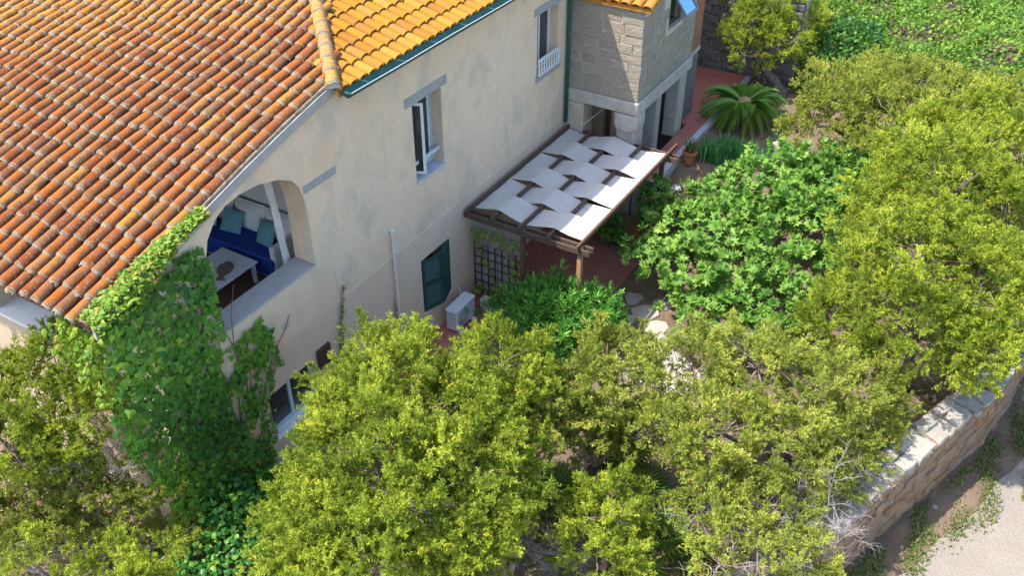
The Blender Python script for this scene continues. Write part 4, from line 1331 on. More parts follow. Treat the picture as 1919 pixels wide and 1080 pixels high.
# a juniper spray: scale-leaved fingers off a short axis (z), drawn as narrow slivers
def make_spray():
    rs = np.random.default_rng(1)
    V, F, T = [], [], []

    def sliver(a, d, L, w):
        a = np.array(a, float); d = np.array(d, float); d /= np.linalg.norm(d)
        s = np.cross(d, rs.normal(size=3)); s /= np.linalg.norm(s)
        k = len(V)
        V.extend([a - s * w * .9, a + s * w * .9 + d * L * .2, a + d * L])
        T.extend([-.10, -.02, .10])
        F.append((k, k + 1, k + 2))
    sliver((0, 0, .1), (0, 0, 1), .95, .09)
    for k in range(6):
        t = .10 + .125 * k; a = k * 2.4
        sliver((0, 0, t), (math.cos(a) * .8, math.sin(a) * .8, .7), .58 - .035 * k, .105)
    return np.array(V), np.array(F), np.array(T)


SPRAY = make_spray()


def lobe_points(lobes, n, rng, zmin=-.45, jit=.10, overlap=.80):
    """points and normals on the outside of a cluster of lobes"""
    C = np.array([l[:3] for l in lobes]); Rr = np.array([l[3] for l in lobes])
    P, N = [], []
    got = 0
    while got < n:
        m = (n - got) * 2 + 50
        k = rng.choice(len(C), m, p=Rr ** 2 / (Rr ** 2).sum())
        d = unit(rng.normal(size=(m, 3)))
        keep = d[:, 2] > zmin - .35 * rng.random(m)
        k, d = k[keep], d[keep]
        w = 1 + .16 * np.sin(C[k, 0] * 3 + d[:, 0] * 5) * np.sin(C[k, 1] * 2.3 + d[:, 1] * 4.5 + d[:, 2] * 3)
        p = C[k] + d * (Rr[k] * w * (1 + jit * rng.normal(size=len(k))))[:, None] * np.array([1, 1, .88])
        ins = np.zeros(len(p), bool)
        for c, r in zip(C, Rr):
            ins |= np.linalg.norm((p - c) / np.array([1, 1, .88]), axis=1) < r * overlap
        P.append(p[~ins]); N.append(d[~ins]); got += int((~ins).sum())
    return np.concatenate(P)[:n], np.concatenate(N)[:n]


def limb(mb, a, b, r0, r1, rng, n=5, wob=.12, sides=6):
    a = np.array(a, float); b = np.array(b, float)
    t = np.linspace(0, 1, n)[:, None]
    L = np.linalg.norm(b - a)
    p = a + (b - a) * t + rng.normal(0, wob * L * .3, (n, 3)) * np.sin(t * math.pi)
    p[:, 2] += .08 * L * np.sin(t[:, 0] * math.pi)
    mb.tube(p, np.linspace(r0, r1, n), sides, False)
    return p


def dead_twigs(mb, start, direction, L, rng, depth=2, r=.008):
    n = 4
    d = unit(np.array(direction, float) + rng.normal(0, .25, 3))
    pts = [np.array(start, float)]
    for k in range(n):
        d = unit(d + rng.normal(0, .22, 3))
        pts.append(pts[-1] + d * L / n)
    mb.tube(pts, np.linspace(r, r * .4, n + 1), 4, False)
    if depth > 0:
        for k in range(1, n + 1):
            for _ in range(2):
                dead_twigs(mb, pts[k], unit(d + rng.normal(0, .8, 3)), L * rng.uniform(.35, .6), rng, depth - 1, r * .6)


NTRI = [0]


def juniper(name, label, lobes, base, seed, dens=15.0, size=.108, mat='juniper', group="junipers in the garden", dead=0, per=54, shrink=.12, inner=True):
    rng = np.random.default_rng(seed)
    lobes = [(l[0], l[1], l[2], max(.2, l[3] - shrink)) for l in lobes]
    base = (base[0], base[1], float(gz(base[0], base[1])) - .05)
    root = thing(name, label, "juniper", base, group)
    area = sum(4 * math.pi * l[3] ** 2 * .62 for l in lobes)
    nt = int(area * dens)
    P, N = lobe_points(lobes, nt, rng, jit=.16)
    hole = np.sin(P[:, 0] * 4.1 + seed) * np.sin(P[:, 1] * 3.7 + 1.3 * seed) * np.sin(P[:, 2] * 4.6 + .7) + .5 * np.sin(P[:, 0] * 8.3) * np.sin(P[:, 1] * 7.7 + P[:, 2] * 5)
    keep = hole + rng.normal(0, .12, nt) < .40
    P, N = P[keep], N[keep]; nt = len(P)
    Rt = rng.uniform(.11, .29, nt)
    if inner:
        m = nt // 4
        Pi, Ni = lobe_points([(l[0], l[1], l[2], l[3] * .66) for l in lobes], m, rng, overlap=.6)
        P = np.concatenate([P, Pi]); N = np.concatenate([N, Ni]); Rt = np.concatenate([Rt, np.full(m, .16)])
    D = unit(N + np.array([0, 0, .45]) + rng.normal(0, .28, N.shape))
    tt = rng.normal(.40, .17, len(P))
    ns = np.maximum(8, (per * (Rt / .18) ** 1.6).astype(int))
    # every tuft is a handful of plumes; the sprays sit along each plume
    npl = 5
    rep = np.repeat(np.arange(len(P)), ns); M_ = len(rep)
    pl = unit(D[:, None, :] * .8 + rng.normal(0, .62, (len(P), npl, 3)))
    which = rng.integers(0, npl, M_)
    pd = pl[rep, which]
    t_ = rng.random(M_) ** .8
    pos = P[rep] + pd * (Rt[rep] * (.15 + 1.25 * t_))[:, None] + rng.normal(0, 1, (M_, 3)) * (.035 * (1.25 - t_))[:, None]
    dirs = unit(pd * 1.0 + rng.normal(0, .45, (M_, 3)) + np.array([0, 0, .15]))
    tint_ = tt[rep] + rng.normal(0, .15, M_)
    nv = len(SPRAY[0])
    sc = size * rng.uniform(.6, 1.2, M_)
    V = np.einsum('nij,vj->nvi', cross_frame(dirs, rng), SPRAY[0]) * sc[:, None, None] + (pos - np.array(base))[:, None, :]
    F = SPRAY[1][None] + (np.arange(M_) * nv)[:, None, None]
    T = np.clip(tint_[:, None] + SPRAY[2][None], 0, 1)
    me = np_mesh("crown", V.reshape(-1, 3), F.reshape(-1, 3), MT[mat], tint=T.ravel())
    link("crown", me, root, loc=base)
    NTRI[0] += M_ * len(SPRAY[1])
    # trunk and limbs
    C = np.array([l[:3] for l in lobes]); Rr = np.array([l[3] for l in lobes])
    top = C.mean(0); top[2] = base[2] + (top[2] - base[2]) * .45
    mb = MB(); limb(mb, base, top, .04 + .014 * len(lobes), .03 + .006 * len(lobes), rng, 6, .15, 8); mb.build("trunk", MT['bark'], root, smooth=True)
    mb = MB()
    for c, r in zip(C, Rr):
        limb(mb, top, c, .06, .03, rng, 5, .15, 5)
        k = np.nonzero(np.linalg.norm(P[:nt] - c, axis=1) < r * 1.15)[0]
        for q in rng.choice(k, min(len(k), int(18 * r / .7)), replace=False) if len(k) else []:
            limb(mb, c, P[q], .014, .006, rng, 4, .25, 4)
    mb.build("branches", MT['juniper_twig'], root)
    if dead:
        mb = MB()
        for q in rng.choice(nt, dead, replace=dead > nt):
            dead_twigs(mb, P[q] - D[q] * .25, unit(D[q] + rng.normal(0, .9, 3)), rng.uniform(.25, .6), rng, 1, .006)
        stuff(mb.build("dead_twigs", MT['twig'], root))
    return root


juniper("juniper_tree", "large bushy juniper filling the foreground below the green shutters", LOBES_A, (3.2, 7.2), 101, dead=14)
juniper("juniper_tree", "small rounded juniper in front of the air conditioner", LOBES_B, (3.7, 9.8), 102)
juniper("juniper_tree", "narrow juniper between the oleander and the fan palms", LOBES_C, (4.9, 10.2), 103, mat='juniper_olive', dead=6)
juniper("juniper_tree", "broad olive green juniper between the flagstone path and the boundary wall", LOBES_D, (7.4, 11.2), 104, mat='juniper_olive', dead=34, shrink=.10)
juniper("juniper_tree", "huge dense juniper leaning over the wall beside the track, right of the fig", LOBES_E, (9.0, 16.0), 105, dens=13, shrink=.05)
juniper("juniper_tree", "wide spreading juniper behind the cycad, in front of the leafy thicket", LOBES_F, (7.2, 23.3), 106, dens=12, shrink=.05, mat='juniper_olive')
juniper("juniper_tree", "open juniper with a bare pale trunk behind the cycad", LOBES_G, (3.45, 25.4), 107, dens=15, dead=10, inner=False)
juniper("juniper_tree", "low bright juniper bush among the fan palms at the photo's bottom edge", LOBES_H, (6.2, 8.3), 108)
juniper("juniper_tree", "tiny juniper bush beside the largest juniper, left of the fan palms", LOBES_I, (5.0, 7.5), 109)
juniper("juniper_tree", "sunlit juniper under the roof corner at the photo's left edge", LOBES_J, (-1.7, 5.0), 110, dead=6)
juniper("juniper_tree", "sparse shaded juniper below the leaf-covered house corner", LOBES_K, (-.5, 4.9), 111, dens=12, mat='juniper_olive', dead=30)
juniper("juniper_tree", "young juniper with bright tips at the photo's bottom left corner", LOBES_L, (.3, 4.1), 112, dens=18)
juniper("juniper_tree", "half dead juniper full of bare grey twigs beside the wall end", LOBES_N, (8.0, 9.1), 113, dens=11, mat='juniper_olive', dead=60)


# tangles of bare grey brushwood
def brush(label, centre, r, n, seed):
    rng = np.random.default_rng(seed)
    mb = MB()
    for _ in range(n):
        d = unit(rng.normal(size=3) * np.array([1, 1, .6]) + np.array([0, 0, .4]))
        dead_twigs(mb, np.array(centre) + rng.normal(0, .3, 3) * r, d, rng.uniform(.5, 1.0) * r, rng, 2, .008)
    o = mb.build("dead_brushwood", MT['twig'], None, loc=centre)
    tag(o, label, "brushwood", "dead brushwood")


brush("grey tangle of dead twigs under the sunlit juniper at left", (-.85, 5.45, 2.35), .55, 16, 1)
brush("bare grey branches sprawling over the end of the stone wall", (8.65, 10.2, 1.7), .8, 26, 2)
brush("grey dead twigs poking out along the inner side of the boundary wall", (9.0, 11.6, 1.65), .6, 18, 4)
brush("dead grey branches on the ground between the fan palms", (5.45, 8.45, .75), .7, 14, 3)


# ---------------------------------------------------------------- climbing vine on the house corner
vine = thing("climbing_vine", "dense green climbing vine covering the house corner beside the arch", "vine", (.1, 6.6, 0))
rng = np.random.default_rng(31)
VP = [(7.26, 5.25), (7.24, 4.74), (7.14, 4.04), (7.04, 3.85), (7.28, 3.42), (7.56, 3.52), (8.04, 3.64), (8.14, 3.5), (8.35, 2.9), (8.16, 2.95), (8.0, 2.63), (7.84, 2.75), (7.7, 2.26), (7.74, 1.86),
      (7.80, 1.2), (7.78, .6), (7.6, 0), (6.0, 0), (5.6, 1.2), (5.5, 2.02), (5.3, 3.07), (5.2, 3.72), (5.42, 4.3), (5.44, 5.05), (5.37, 5.3), (5.88, 5.34), (6.6, 5.50), (7.0, 5.55), (7.2, 5.45)]
VH = [[(7.62, 2.35), (7.8, 2.3), (7.72, 1.5), (7.6, 1.6)], [(6.98, 1.9), (7.15, 1.85), (7.05, 1.45)], [(7.75, 3.3), (7.95, 3.2), (7.85, 2.95)], [(6.75, 3.6), (6.88, 3.6), (6.8, 3.4)], [(7.15, 3.38), (7.53, 3.26), (7.26, 2.86), (7.13, 3.07)], [(7.16, 2.7), (7.56, 2.62), (7.29, 2.0), (7.08, 2.12)], [(7.5, 2.89), (7.84, 2.75), (7.62, 2.45), (7.47, 2.51)],
      [(7.37, 1.93), (7.63, 1.83), (7.62, 1.2), (7.32, 1.6)], [(6.2, 4.9), (6.32, 4.9), (6.3, 4.6), (6.2, 4.65)], [(6.62, 4.62), (6.74, 4.6), (6.7, 4.4)], [(7.05, 4.4), (7.2, 4.45), (7.15, 4.15)]]
n = 6000
Q = np.stack([rng.uniform(5.1, 8.4, n), rng.uniform(0, 5.8, n)], 1)
Qj = Q + rng.normal(0, .035, Q.shape)
ok = in_poly(Qj, VP)
for h in VH: ok &= ~in_poly(Qj, h)
Q = Q[ok]; n = len(Q)
bulge = .04 + .15 * (np.sin(Q[:, 0] * 3.1 + 1) * np.sin(Q[:, 1] * 2.3) * .5 + .5) * sstep(8.3, 6.8, Q[:, 0]) + .12 * sstep(6.4, 5.5, Q[:, 0])
x = bulge * rng.uniform(.15, 1.0, n) + np.where(Q[:, 0] < 6.1, rng.uniform(-.12, .08, n), 0) + .02
pos = np.stack([x, Q[:, 0], Q[:, 1]], 1)
nrm = unit(np.stack([np.ones(n), rng.normal(-.1, .45, n), rng.normal(.35, .45, n)], 1))
dr = unit(np.stack([rng.normal(.15, .2, n), rng.normal(0, .55, n), -np.ones(n)], 1))
t = np.clip(.42 + .22 * np.sin(Q[:, 1] * 1.9 + Q[:, 0]) + rng.normal(0, .2, n), 0, 1)
scatter("leaves", IVY[0], IVY[1], pos, leaf_frames(dr, nrm), rng.uniform(.05, .15, n), t, MT['ivy'], vine)
# trailing runners that leave the main mass
run = [[(8.1, 3.4), (8.2, 2.9), (8.3, 2.45)], [(7.85, 2.9), (7.82, 2.2), (7.86, 1.5), (7.84, 1.0)], [(7.95, 3.1), (8.05, 2.5), (8.0, 2.1)], [(7.3, 3.0), (7.42, 2.2), (7.45, 1.5), (7.5, .9)],
       [(7.2, 4.7), (7.3, 4.2), (7.22, 3.75)], [(7.55, 2.5), (7.7, 1.9), (7.65, 1.3)], [(7.2, 5.3), (7.34, 5.0), (7.3, 4.65)]]
R_p = []
for r in run:
    r = np.array(r); m = 60
    t = rng.random(m); q = np.linspace(0, 1, len(r))
    R_p.append(np.stack([.05 + .05 * rng.random(m), np.interp(t, q, r[:, 0]) + rng.normal(0, .035, m), np.interp(t, q, r[:, 1]) + rng.normal(0, .03, m)], 1))
R_p = np.concatenate(R_p); n = len(R_p)
scatter("trailing_leaves", IVY[0], IVY[1], R_p, leaf_frames(unit(np.stack([rng.normal(.15, .2, n), rng.normal(0, .55, n), -np.ones(n)], 1)), unit(np.stack([np.ones(n), rng.normal(0, .45, n), rng.normal(.35, .45, n)], 1))), rng.uniform(.045, .10, n), np.clip(rng.normal(.6, .2, n), 0, 1), MT['ivy'], vine)
# growth spilling over the verge, its sunlight put into a brighter leaf colour
n = 1900
yy = rng.uniform(5.35, 7.4, n); wd = np.interp(yy, [5.35, 6.2, 6.8, 7.4], [.36, .28, .20, .05])
xx = .14 - wd * rng.random(n) ** 1.3 + np.where(rng.random(n) < .3, .08, 0)
zz = roof_end(yy) + .05 + rng.random(n) * .12 - np.where(xx > .1, rng.random(n) * np.interp(yy, [6.2, 7.0], [.28, .02]), 0)
pos = np.stack([xx, yy, zz], 1)
nrm = unit(np.stack([rng.normal(.3, .5, n), rng.normal(-.2, .5, n), np.ones(n)], 1)); dr = unit(np.stack([rng.normal(.4, .6, n), rng.normal(-.2, .7, n), rng.normal(-.1, .3, n)], 1))
scatter("verge_leaves", IVY[0], IVY[1], pos, leaf_frames(dr, nrm), rng.uniform(.035, .085, n), rng.random(n), MT['ivy_bright'], vine)
n = 650
yy = rng.normal(5.38, .12, n); xx = rng.uniform(-.75, .1, n); zz = 5.15 - rng.random(n) ** 1.4 * (.25 + .9 * sstep(-1.3, 0, xx))
pos = np.stack([xx, yy, zz], 1)
scatter("hanging_leaves", OVAL[0], OVAL[1], pos, leaf_frames(unit(rng.normal(size=(n, 3)) * .6 + np.array([0, -.1, -1])), unit(rng.normal(size=(n, 3)) * .5 + np.array([.4, -.6, .6]))), rng.uniform(.07, .13, n), rng.random(n), MT['ivy_bright'], vine)
mb = MB()
for k in range(16):
    y = rng.uniform(6.2, 7.2); p = [(.03, y, 0)]
    for z in np.arange(.5, rng.uniform(2.5, 5.0), .5):
        y += rng.normal(0, .12); p.append((.03, y, z))
    mb.tube(p, np.linspace(.018, .006, len(p)), 5, False)
for pts in ([(.02, 7.75, 1.9), (.02, 7.95, 2.3), (.02, 8.25, 2.75), (.02, 8.55, 2.98), (.02, 8.72, 3.22)], [(.02, 7.6, 1.3), (.02, 7.9, 1.9), (.02, 8.2, 2.4), (.02, 8.35, 2.8)], [(.02, 7.4, 1.9), (.02, 7.6, 2.3), (.02, 7.7, 2.8), (.02, 7.75, 3.3)]):
    mb.tube(pts, .007, 5, False)
mb.build("stems", MT['brown_twig'], vine)


def strand(label, pts, n, seed, spread=.06, size=.07):
    rng = np.random.default_rng(seed)
    root = thing("vine_shoot", label, "vine", pts[0], "single vine shoots on the wall")
    pts = np.array(pts)
    t = rng.random(n); s = np.linspace(0, 1, len(pts))
    pos = np.stack([np.interp(t, s, pts[:, k]) for k in range(3)], 1) + rng.normal(0, 1, (n, 3)) * np.array([.012, spread, spread * .5]) * (1.15 - t)[:, None] + np.array([.03, 0, 0])
    nrm = unit(np.stack([np.ones(n), rng.normal(0, .4, n), rng.normal(.2, .4, n)], 1)); dr = unit(np.stack([rng.normal(.1, .2, n), rng.normal(0, .8, n), rng.normal(-.4, .5, n)], 1))
    scatter("leaves", IVY[0], IVY[1], pos, leaf_frames(dr, nrm), rng.uniform(.5, 1.1, n) * size * (1.2 - .6 * t), rng.uniform(.2, .9, n), MT['ivy'], root)
    mb = MB(); mb.tube(pts, np.linspace(.010, .005, len(pts)), 5, False); mb.build("stem", MT['terracotta'] if False else MT['brown_twig'], root)


strand("thin vine shoot climbing the bare wall above the big juniper", [(.02, 9.66, .2), (.02, 9.74, 1.4), (.02, 9.90, 2.2), (.02, 10.09, 2.98)], 170, 1)
strand("short vine shoot at the foot of the white vent pipe", [(.02, 11.42, .2), (.02, 11.46, 1.0), (.02, 11.48, 1.75)], 50, 2, .05, .06)

# ground cover under the vine
gi = thing("ground_ivy", "heap of shiny round-leaved ivy on the ground beneath the climbing vine", "ivy", (1.0, 6.2, 0))
gi["kind"] = "stuff"
L_ = [(.5, 6.9, .25, .8), (1.2, 6.5, .35, .75), (.5, 5.9, .35, .85), (1.85, 6.4, .3, .6), (1.4, 5.6, .4, .75), (2.1, 5.5, .35, .6), (.2, 6.3, .8, .6), (.9, 5.1, .4, .6), (1.9, 4.9, .4, .6)]
rng = np.random.default_rng(6)
P, N = lobe_points(L_, 5200, rng, -.1, .06, .85)
scatter("leaves", OVAL[0] * np.array([1.5, 1, 1]), OVAL[1], P, leaf_frames(unit(N * .3 + rng.normal(size=P.shape) * .6 + np.array([0, 0, -.4])), unit(N + rng.normal(size=P.shape) * .4 + np.array([0, 0, .5]))), rng.uniform(.07, .13, len(P)), np.clip(rng.normal(.45, .25, len(P)), 0, 1), MT['ground_ivy'], gi)

# vine over the trellis
tv = thing("trellis_vine", "light green vine trailing over the lattice trellis", "vine", (.7, 14.2, 0))
rng = np.random.default_rng(9)
n = 900
xx = rng.uniform(.05, 1.5, n); zz = rng.uniform(.2, 2.05, n)
dn = np.exp(-((zz - 1.9) / .14) ** 2) + .8 * np.exp(-((xx - 1.42) / .1) ** 2) + .6 * np.exp(-((xx - .5 - .25 * np.sin(zz * 3)) / .07) ** 2) + .6 * np.exp(-((xx - 1.0 + .2 * np.sin(zz * 4)) / .07) ** 2) + np.exp(-((zz - .3) / .2) ** 2)
k = rng.random(n) < dn
pos = np.stack([xx, 14.22 - .08 * rng.random(n), zz], 1)[k]; n = len(pos)
scatter("leaves", OVAL[0], OVAL[1], pos, leaf_frames(unit(rng.normal(size=(n, 3)) * .7 + np.array([0, -.3, -.6])), unit(rng.normal(size=(n, 3)) * .4 + np.array([.1, -1, .5]))), rng.uniform(.06, .11, n), rng.uniform(.3, 1, n), MT['ivy_bright'], tv)
mb = MB()
for k in range(5):
    x = .2 + k * .28
    mb.tube([(x, 14.24, .05), (x + rng.normal(0, .08), 14.23, .7), (x + rng.normal(0, .1), 14.23, 1.4), (x + rng.normal(0, .1), 14.23, 1.95)], .007, 5, False)
mb.build("stems", MT['brown_twig'], tv)


# ---------------------------------------------------------------- shrubs
def leafy(name, label, cat, lobes, base, n_shoot, n_leaf, template, size, mat, seed, up=.8, spread=.9, group=None, singles=0, shoot_len=.12, wide=1.0, stems=18):
    rng = np.random.default_rng(seed)
    base = (base[0], base[1], float(gz(*base)) - .03)
    root = thing(name, label, cat, base, group)
    P, N = lobe_points(lobes, n_shoot, rng, -.3, .2, .7)
    m = n_shoot // 3
    Pi, Ni = lobe_points([(l[0], l[1], l[2], l[3] * .7) for l in lobes], m, rng, -.2, .12, .5)
    P = np.concatenate([P, Pi]); N = np.concatenate([N, Ni])
    D = unit(N + np.array([0, 0, up]) + rng.normal(0, .3, P.shape))
    rep = np.repeat(np.arange(len(P)), n_leaf)
    fr = cross_frame(D, rng)[rep]
    k = np.tile(np.arange(n_leaf), len(P)); a = k * 2.4 + np.repeat(rng.uniform(0, 6.28, len(P)), n_leaf)
    s = spread * (1.15 - k / n_leaf * .8)
    dl = np.stack([np.cos(a) * s, np.sin(a) * s, .25 + .9 * k / n_leaf], 1) + rng.normal(0, .12, (len(rep), 3))
    dirs = unit(np.einsum('nij,nj->ni', fr, dl))
    pos = P[rep] + D[rep] * (k / n_leaf * shoot_len)[:, None]
    nrm = unit(D[rep] + rng.normal(0, .25, pos.shape) + np.array([0, 0, .3]))
    rot = leaf_frames(dirs, nrm)
    sc = size * rng.uniform(.6, 1.15, len(rep)) * np.where(k > n_leaf * .7, .75, 1)
    tn = np.clip(rng.normal(.45, .16, len(P))[rep] + rng.normal(0, .15, len(rep)), 0, 1)
    TV = template[0] * np.array([wide, 1, 1])
    pick = np.zeros(len(rep), bool)
    if singles:
        camp = np.array([9.6, 0, 13.03])
        toc = unit(camp - pos)
        facing = (rot[:, :, 2] * toc).sum(1)
        outer = rep < n_shoot
        score = sc * np.clip(facing, 0, 1) * outer * (pos[:, 2] > np.quantile(pos[:, 2], .45)) + 1e-6 * rng.random(len(rep))
        pick[np.argsort(-score)[:singles]] = True
        vs = []
        for q in range(5):
            me = np_mesh("leaf", TV, template[1], MT[mat], tint=np.full(len(TV), .25 + .14 * q))
            vs.append(me)
        for i in np.nonzero(pick)[0]:
            link("leaf", vs[min(4, int(tn[i] * 5))], root, loc=pos[i], rot=Matrix(rot[i].tolist()).to_euler(), scale=(sc[i],) * 3)
    o = scatter("foliage", TV, template[1], pos[~pick], rot[~pick], sc[~pick], tn[~pick], MT[mat], root)
    if singles: stuff(o)
    mb = MB()
    C = np.array([l[:3] for l in lobes])
    for q in rng.choice(len(P), min(stems, len(P)), replace=False):
        c = C[np.argmin(np.linalg.norm(C - P[q], axis=1))]
        limb(mb, (base[0] + rng.normal(0, .15), base[1] + rng.normal(0, .15), base[2]), (base + c) / 2, .03, .02, rng, 4, .1, 5)
        limb(mb, (base + c) / 2, P[q], .018, .006, rng, 4, .1, 4)
    mb.build("stems", MT['brown_twig'], root)
    return root


FIGL = [(4.6, 17.3, 1.55, .85), (3.7, 16.9, 1.4, .65), (3.15, 16.0, 1.1, .42), (4.5, 15.9, 1.4, .75), (5.4, 16.3, 1.5, .85), (5.6, 17.6, 1.8, .85), (6.4, 15.7, 1.3, .65), (5.3, 14.9, 1.1, .55), (6.1, 15.0, 1.0, .5),
        (4.9, 18.7, 2.0, .85), (5.9, 19.2, 2.1, .85), (6.5, 17.9, 1.9, .75), (4.2, 18.4, 1.8, .6), (5.3, 20.0, 2.1, .6), (6.6, 20.0, 2.1, .6), (6.9, 16.8, 1.5, .6), (7.0, 18.7, 2.0, .7), (7.2, 19.9, 2.1, .6), (6.2, 20.8, 2.0, .5)]
leafy("fig_tree", "spreading fig tree with big lobed leaves beyond the pergola", "fig tree", FIGL, (5.2, 17.2), 900, 7, FIG, .20, 'fig', 41, .7, 1.05, None, 300, .08, .95, 40)
leafy("fig_sapling", "young fig growing beside the far pergola post", "fig tree", [(2.65, 18.3, 1.35, .38), (2.85, 18.0, 1.0, .36)], (2.85, 18.2), 70, 7, FIG, .17, 'fig', 42, .7, 1.0, None, 0, .08, .95, 8)
leafy("oleander_bush", "glossy green oleander bush in front of the near pergola post", "shrub", [(2.55, 13.75, .95, .62), (2.0, 13.6, .8, .5), (3.05, 14.1, .85, .5), (2.7, 13.2, .75, .5), (2.95, 13.55, .7, .42), (2.2, 14.2, .75, .4), (3.3, 14.35, .55, .35)], (2.5, 13.7), 430, 15, LANCE, .19, 'oleander', 43, 1.1, .8, None, 0, .18, 1.5, 24)
leafy("low_shrub", "dark low shrub between the terrace and the trellis", "shrub", [(1.25, 13.85, .35, .36), (.8, 13.75, .2, .26), (1.6, 13.4, .35, .4)], (1.3, 13.75), 190, 12, LANCE, .11, 'oleander', 44, .9, .9, None, 0, .1, 1.5, 8)
leafy("potted_fern", "bushy dark green plant in the shade under the pergola's far corner", "plant", [(1.8, 17.9, .4, .33)], (1.8, 17.9), 70, 10, OVAL, .10, 'oleander', 45, .8, 1.0, None, 0, .1, 1.0, 6)
leafy("scrubby_bush", "wispy pale green weed with dry stalks at the fig's edge", "shrub", [(3.45, 18.6, 1.35, .36), (3.2, 18.9, 1.3, .26), (3.75, 18.4, 1.3, .3)], (3.4, 18.6), 170, 10, OVAL, .055, 'weed', 46, 1.0, 1.0, None, 0, .22, 1.0, 14)
leafy("garden_weed", "low green weeds on the bank under the spreading juniper", "plant", [(4.9, 21.7, 1.5, .3), (5.4, 21.4, 1.5, .25), (4.4, 22.0, 1.45, .25)], (4.9, 21.7), 100, 8, OVAL, .09, 'oleander', 47, .8, 1.0, None, 0, .1, 1.0, 6)


def straps(name, label, centre, r, n, L, mat, seed, width=.022, group=None, cat="plant", loose=.35, parent=None):
    """tuft of arching strap leaves"""
    rng = np.random.default_rng(seed)
    z = float(gz(centre[0], centre[1])) if len(centre) < 3 else centre[2]
    root = parent or thing(name, label, cat, (centre[0], centre[1], z), group)
    V, F, tn = [], [], []
    for k in range(n):
        a = rng.uniform(0, 2 * math.pi); q = r * math.sqrt(rng.random())
        p = np.array([centre[0] + math.cos(rng.uniform(0, 6.28)) * q, centre[1] + math.sin(rng.uniform(0, 6.28)) * q, z - .02])
        out = np.array([math.cos(a), math.sin(a), 0]); sd = np.array([-math.sin(a), math.cos(a), 0])
        l = L * rng.uniform(.6, 1.1); lean = rng.uniform(.1, 1.0) * loose * 2
        b = len(V); t_ = rng.random()
        for j in range(6):
            s = j / 5
            c = p + out * l * lean * s ** 1.6 + np.array([0, 0, 1]) * l * (s - .45 * lean * s ** 2.4)
            w = width * (1 - s ** 2.5) * (.6 + .4 * min(1, s * 4)) + .001
            V += [c - sd * w, c + sd * w]; tn += [t_, t_]
        F += [(b + 2 * j, b + 2 * j + 1, b + 2 * j + 3, b + 2 * j + 2) for j in range(5)]
    me = np_mesh("leaves", np.array(V) - wl(root), np.array(F), MT[mat], tint=tn)
    link("leaves", me, root, loc=wl(root))
    return root


G_ = "strap-leaved clumps by the pavement"
straps("agapanthus", "blue green agapanthus clump nearest the red pavement", (3.05, 20.75), .38, 170, .55, 'agapanthus', 1, group=G_)
straps("agapanthus", "large blue green agapanthus clump in the shade below the cycad", (3.55, 20.95), .5, 260, .6, 'agapanthus', 2, group=G_)
straps("agapanthus", "agapanthus clump right behind the fig's leaves, left of the stone edging", (4.15, 21.1), .4, 170, .5, 'agapanthus', 3, group=G_)
straps("agapanthus", "sunlit bright green strap-leaved clump beside the huge juniper", (6.35, 22.0), .55, 300, .6, 'agapanthus', 4, group=G_)
straps("agapanthus", "bright strap-leaved clump left of the sunlit one under the spreading juniper", (5.6, 21.5), .4, 160, .5, 'agapanthus', 5, group=G_)
straps(None, None, (2.68, 20.25, 1.68), .14, 80, .42, 'grass', 6, .014, parent=pot)
for k, (x, y, h) in enumerate(((3.35, 19.3, 1.0), (3.75, 19.2, .75), (3.0, 19.0, .7), (3.5, 19.5, .6))):
    z = float(gz(x, y)); mb = MB()
    rs = np.random.default_rng(50 + k)
    pts = [(x + rs.normal(0, .02) * j, y + rs.normal(0, .02) * j, z + h * j / 5) for j in range(6)]
    mb.tube(pts, np.linspace(.010, .006, 6), 5)
    for j in range(14):
        q = np.array(pts[2]) + (np.array(pts[5]) - np.array(pts[2])) * rs.random()
        mb.tube([q, q + rs.normal(0, .025, 3)], [.012, .006], 5)
    tag(mb.build("dry_stalk", MT['straw'], None, loc=(x, y, z)), ["tallest dry flower stalk rising beside the fig", "dry flower stalk at the fig's upper edge, right of the tallest", "dry flower stalk nearest the far pergola post", "short dry flower stalk just behind the tallest one"][k], "flower stalk", "dry flower stalks")

# cycad: a crown of stiff fronds round a woolly brown cone
cyc = thing("sago_palm", "sago palm cycad with a round brown cone beside the red pavement", "cycad", (3.0, 23.2, 1.4))


def frond_mesh(L, rise, droop, rs, tint):
    V, F = [], []
    n = 42
    s = np.linspace(0, 1, n)
    X = L * (s * .93); Z = L * (rise * s - droop * s ** 2.3)
    for i in range(n - 1):
        b = len(V)
        V += [(X[i], -.008, Z[i]), (X[i], .008, Z[i]), (X[i + 1], .008, Z[i + 1]), (X[i + 1], -.008, Z[i + 1])]
        F.append((b, b + 3, b + 2, b + 1))
    for i in range(2, n):
        w = .24 * math.sin(math.pi * min(1, .12 + .88 * s[i])) ** .6 * (1 - .35 * s[i])
        for sd in (-1, 1):
            b = len(V)
            d = np.array([.42, sd * .9, .28]); d /= np.linalg.norm(d)
            p = np.array([X[i], 0, Z[i]]); q = p + d * w
            V += [tuple(p + np.array([-.022, 0, 0])), tuple(p + np.array([.022, 0, 0])), tuple(q)]
            F.append((b, b + 1, b + 2, b + 2)[:3])
    return np_mesh("frond", V, F, MT['sago'], tint=np.full(len(V), tint))


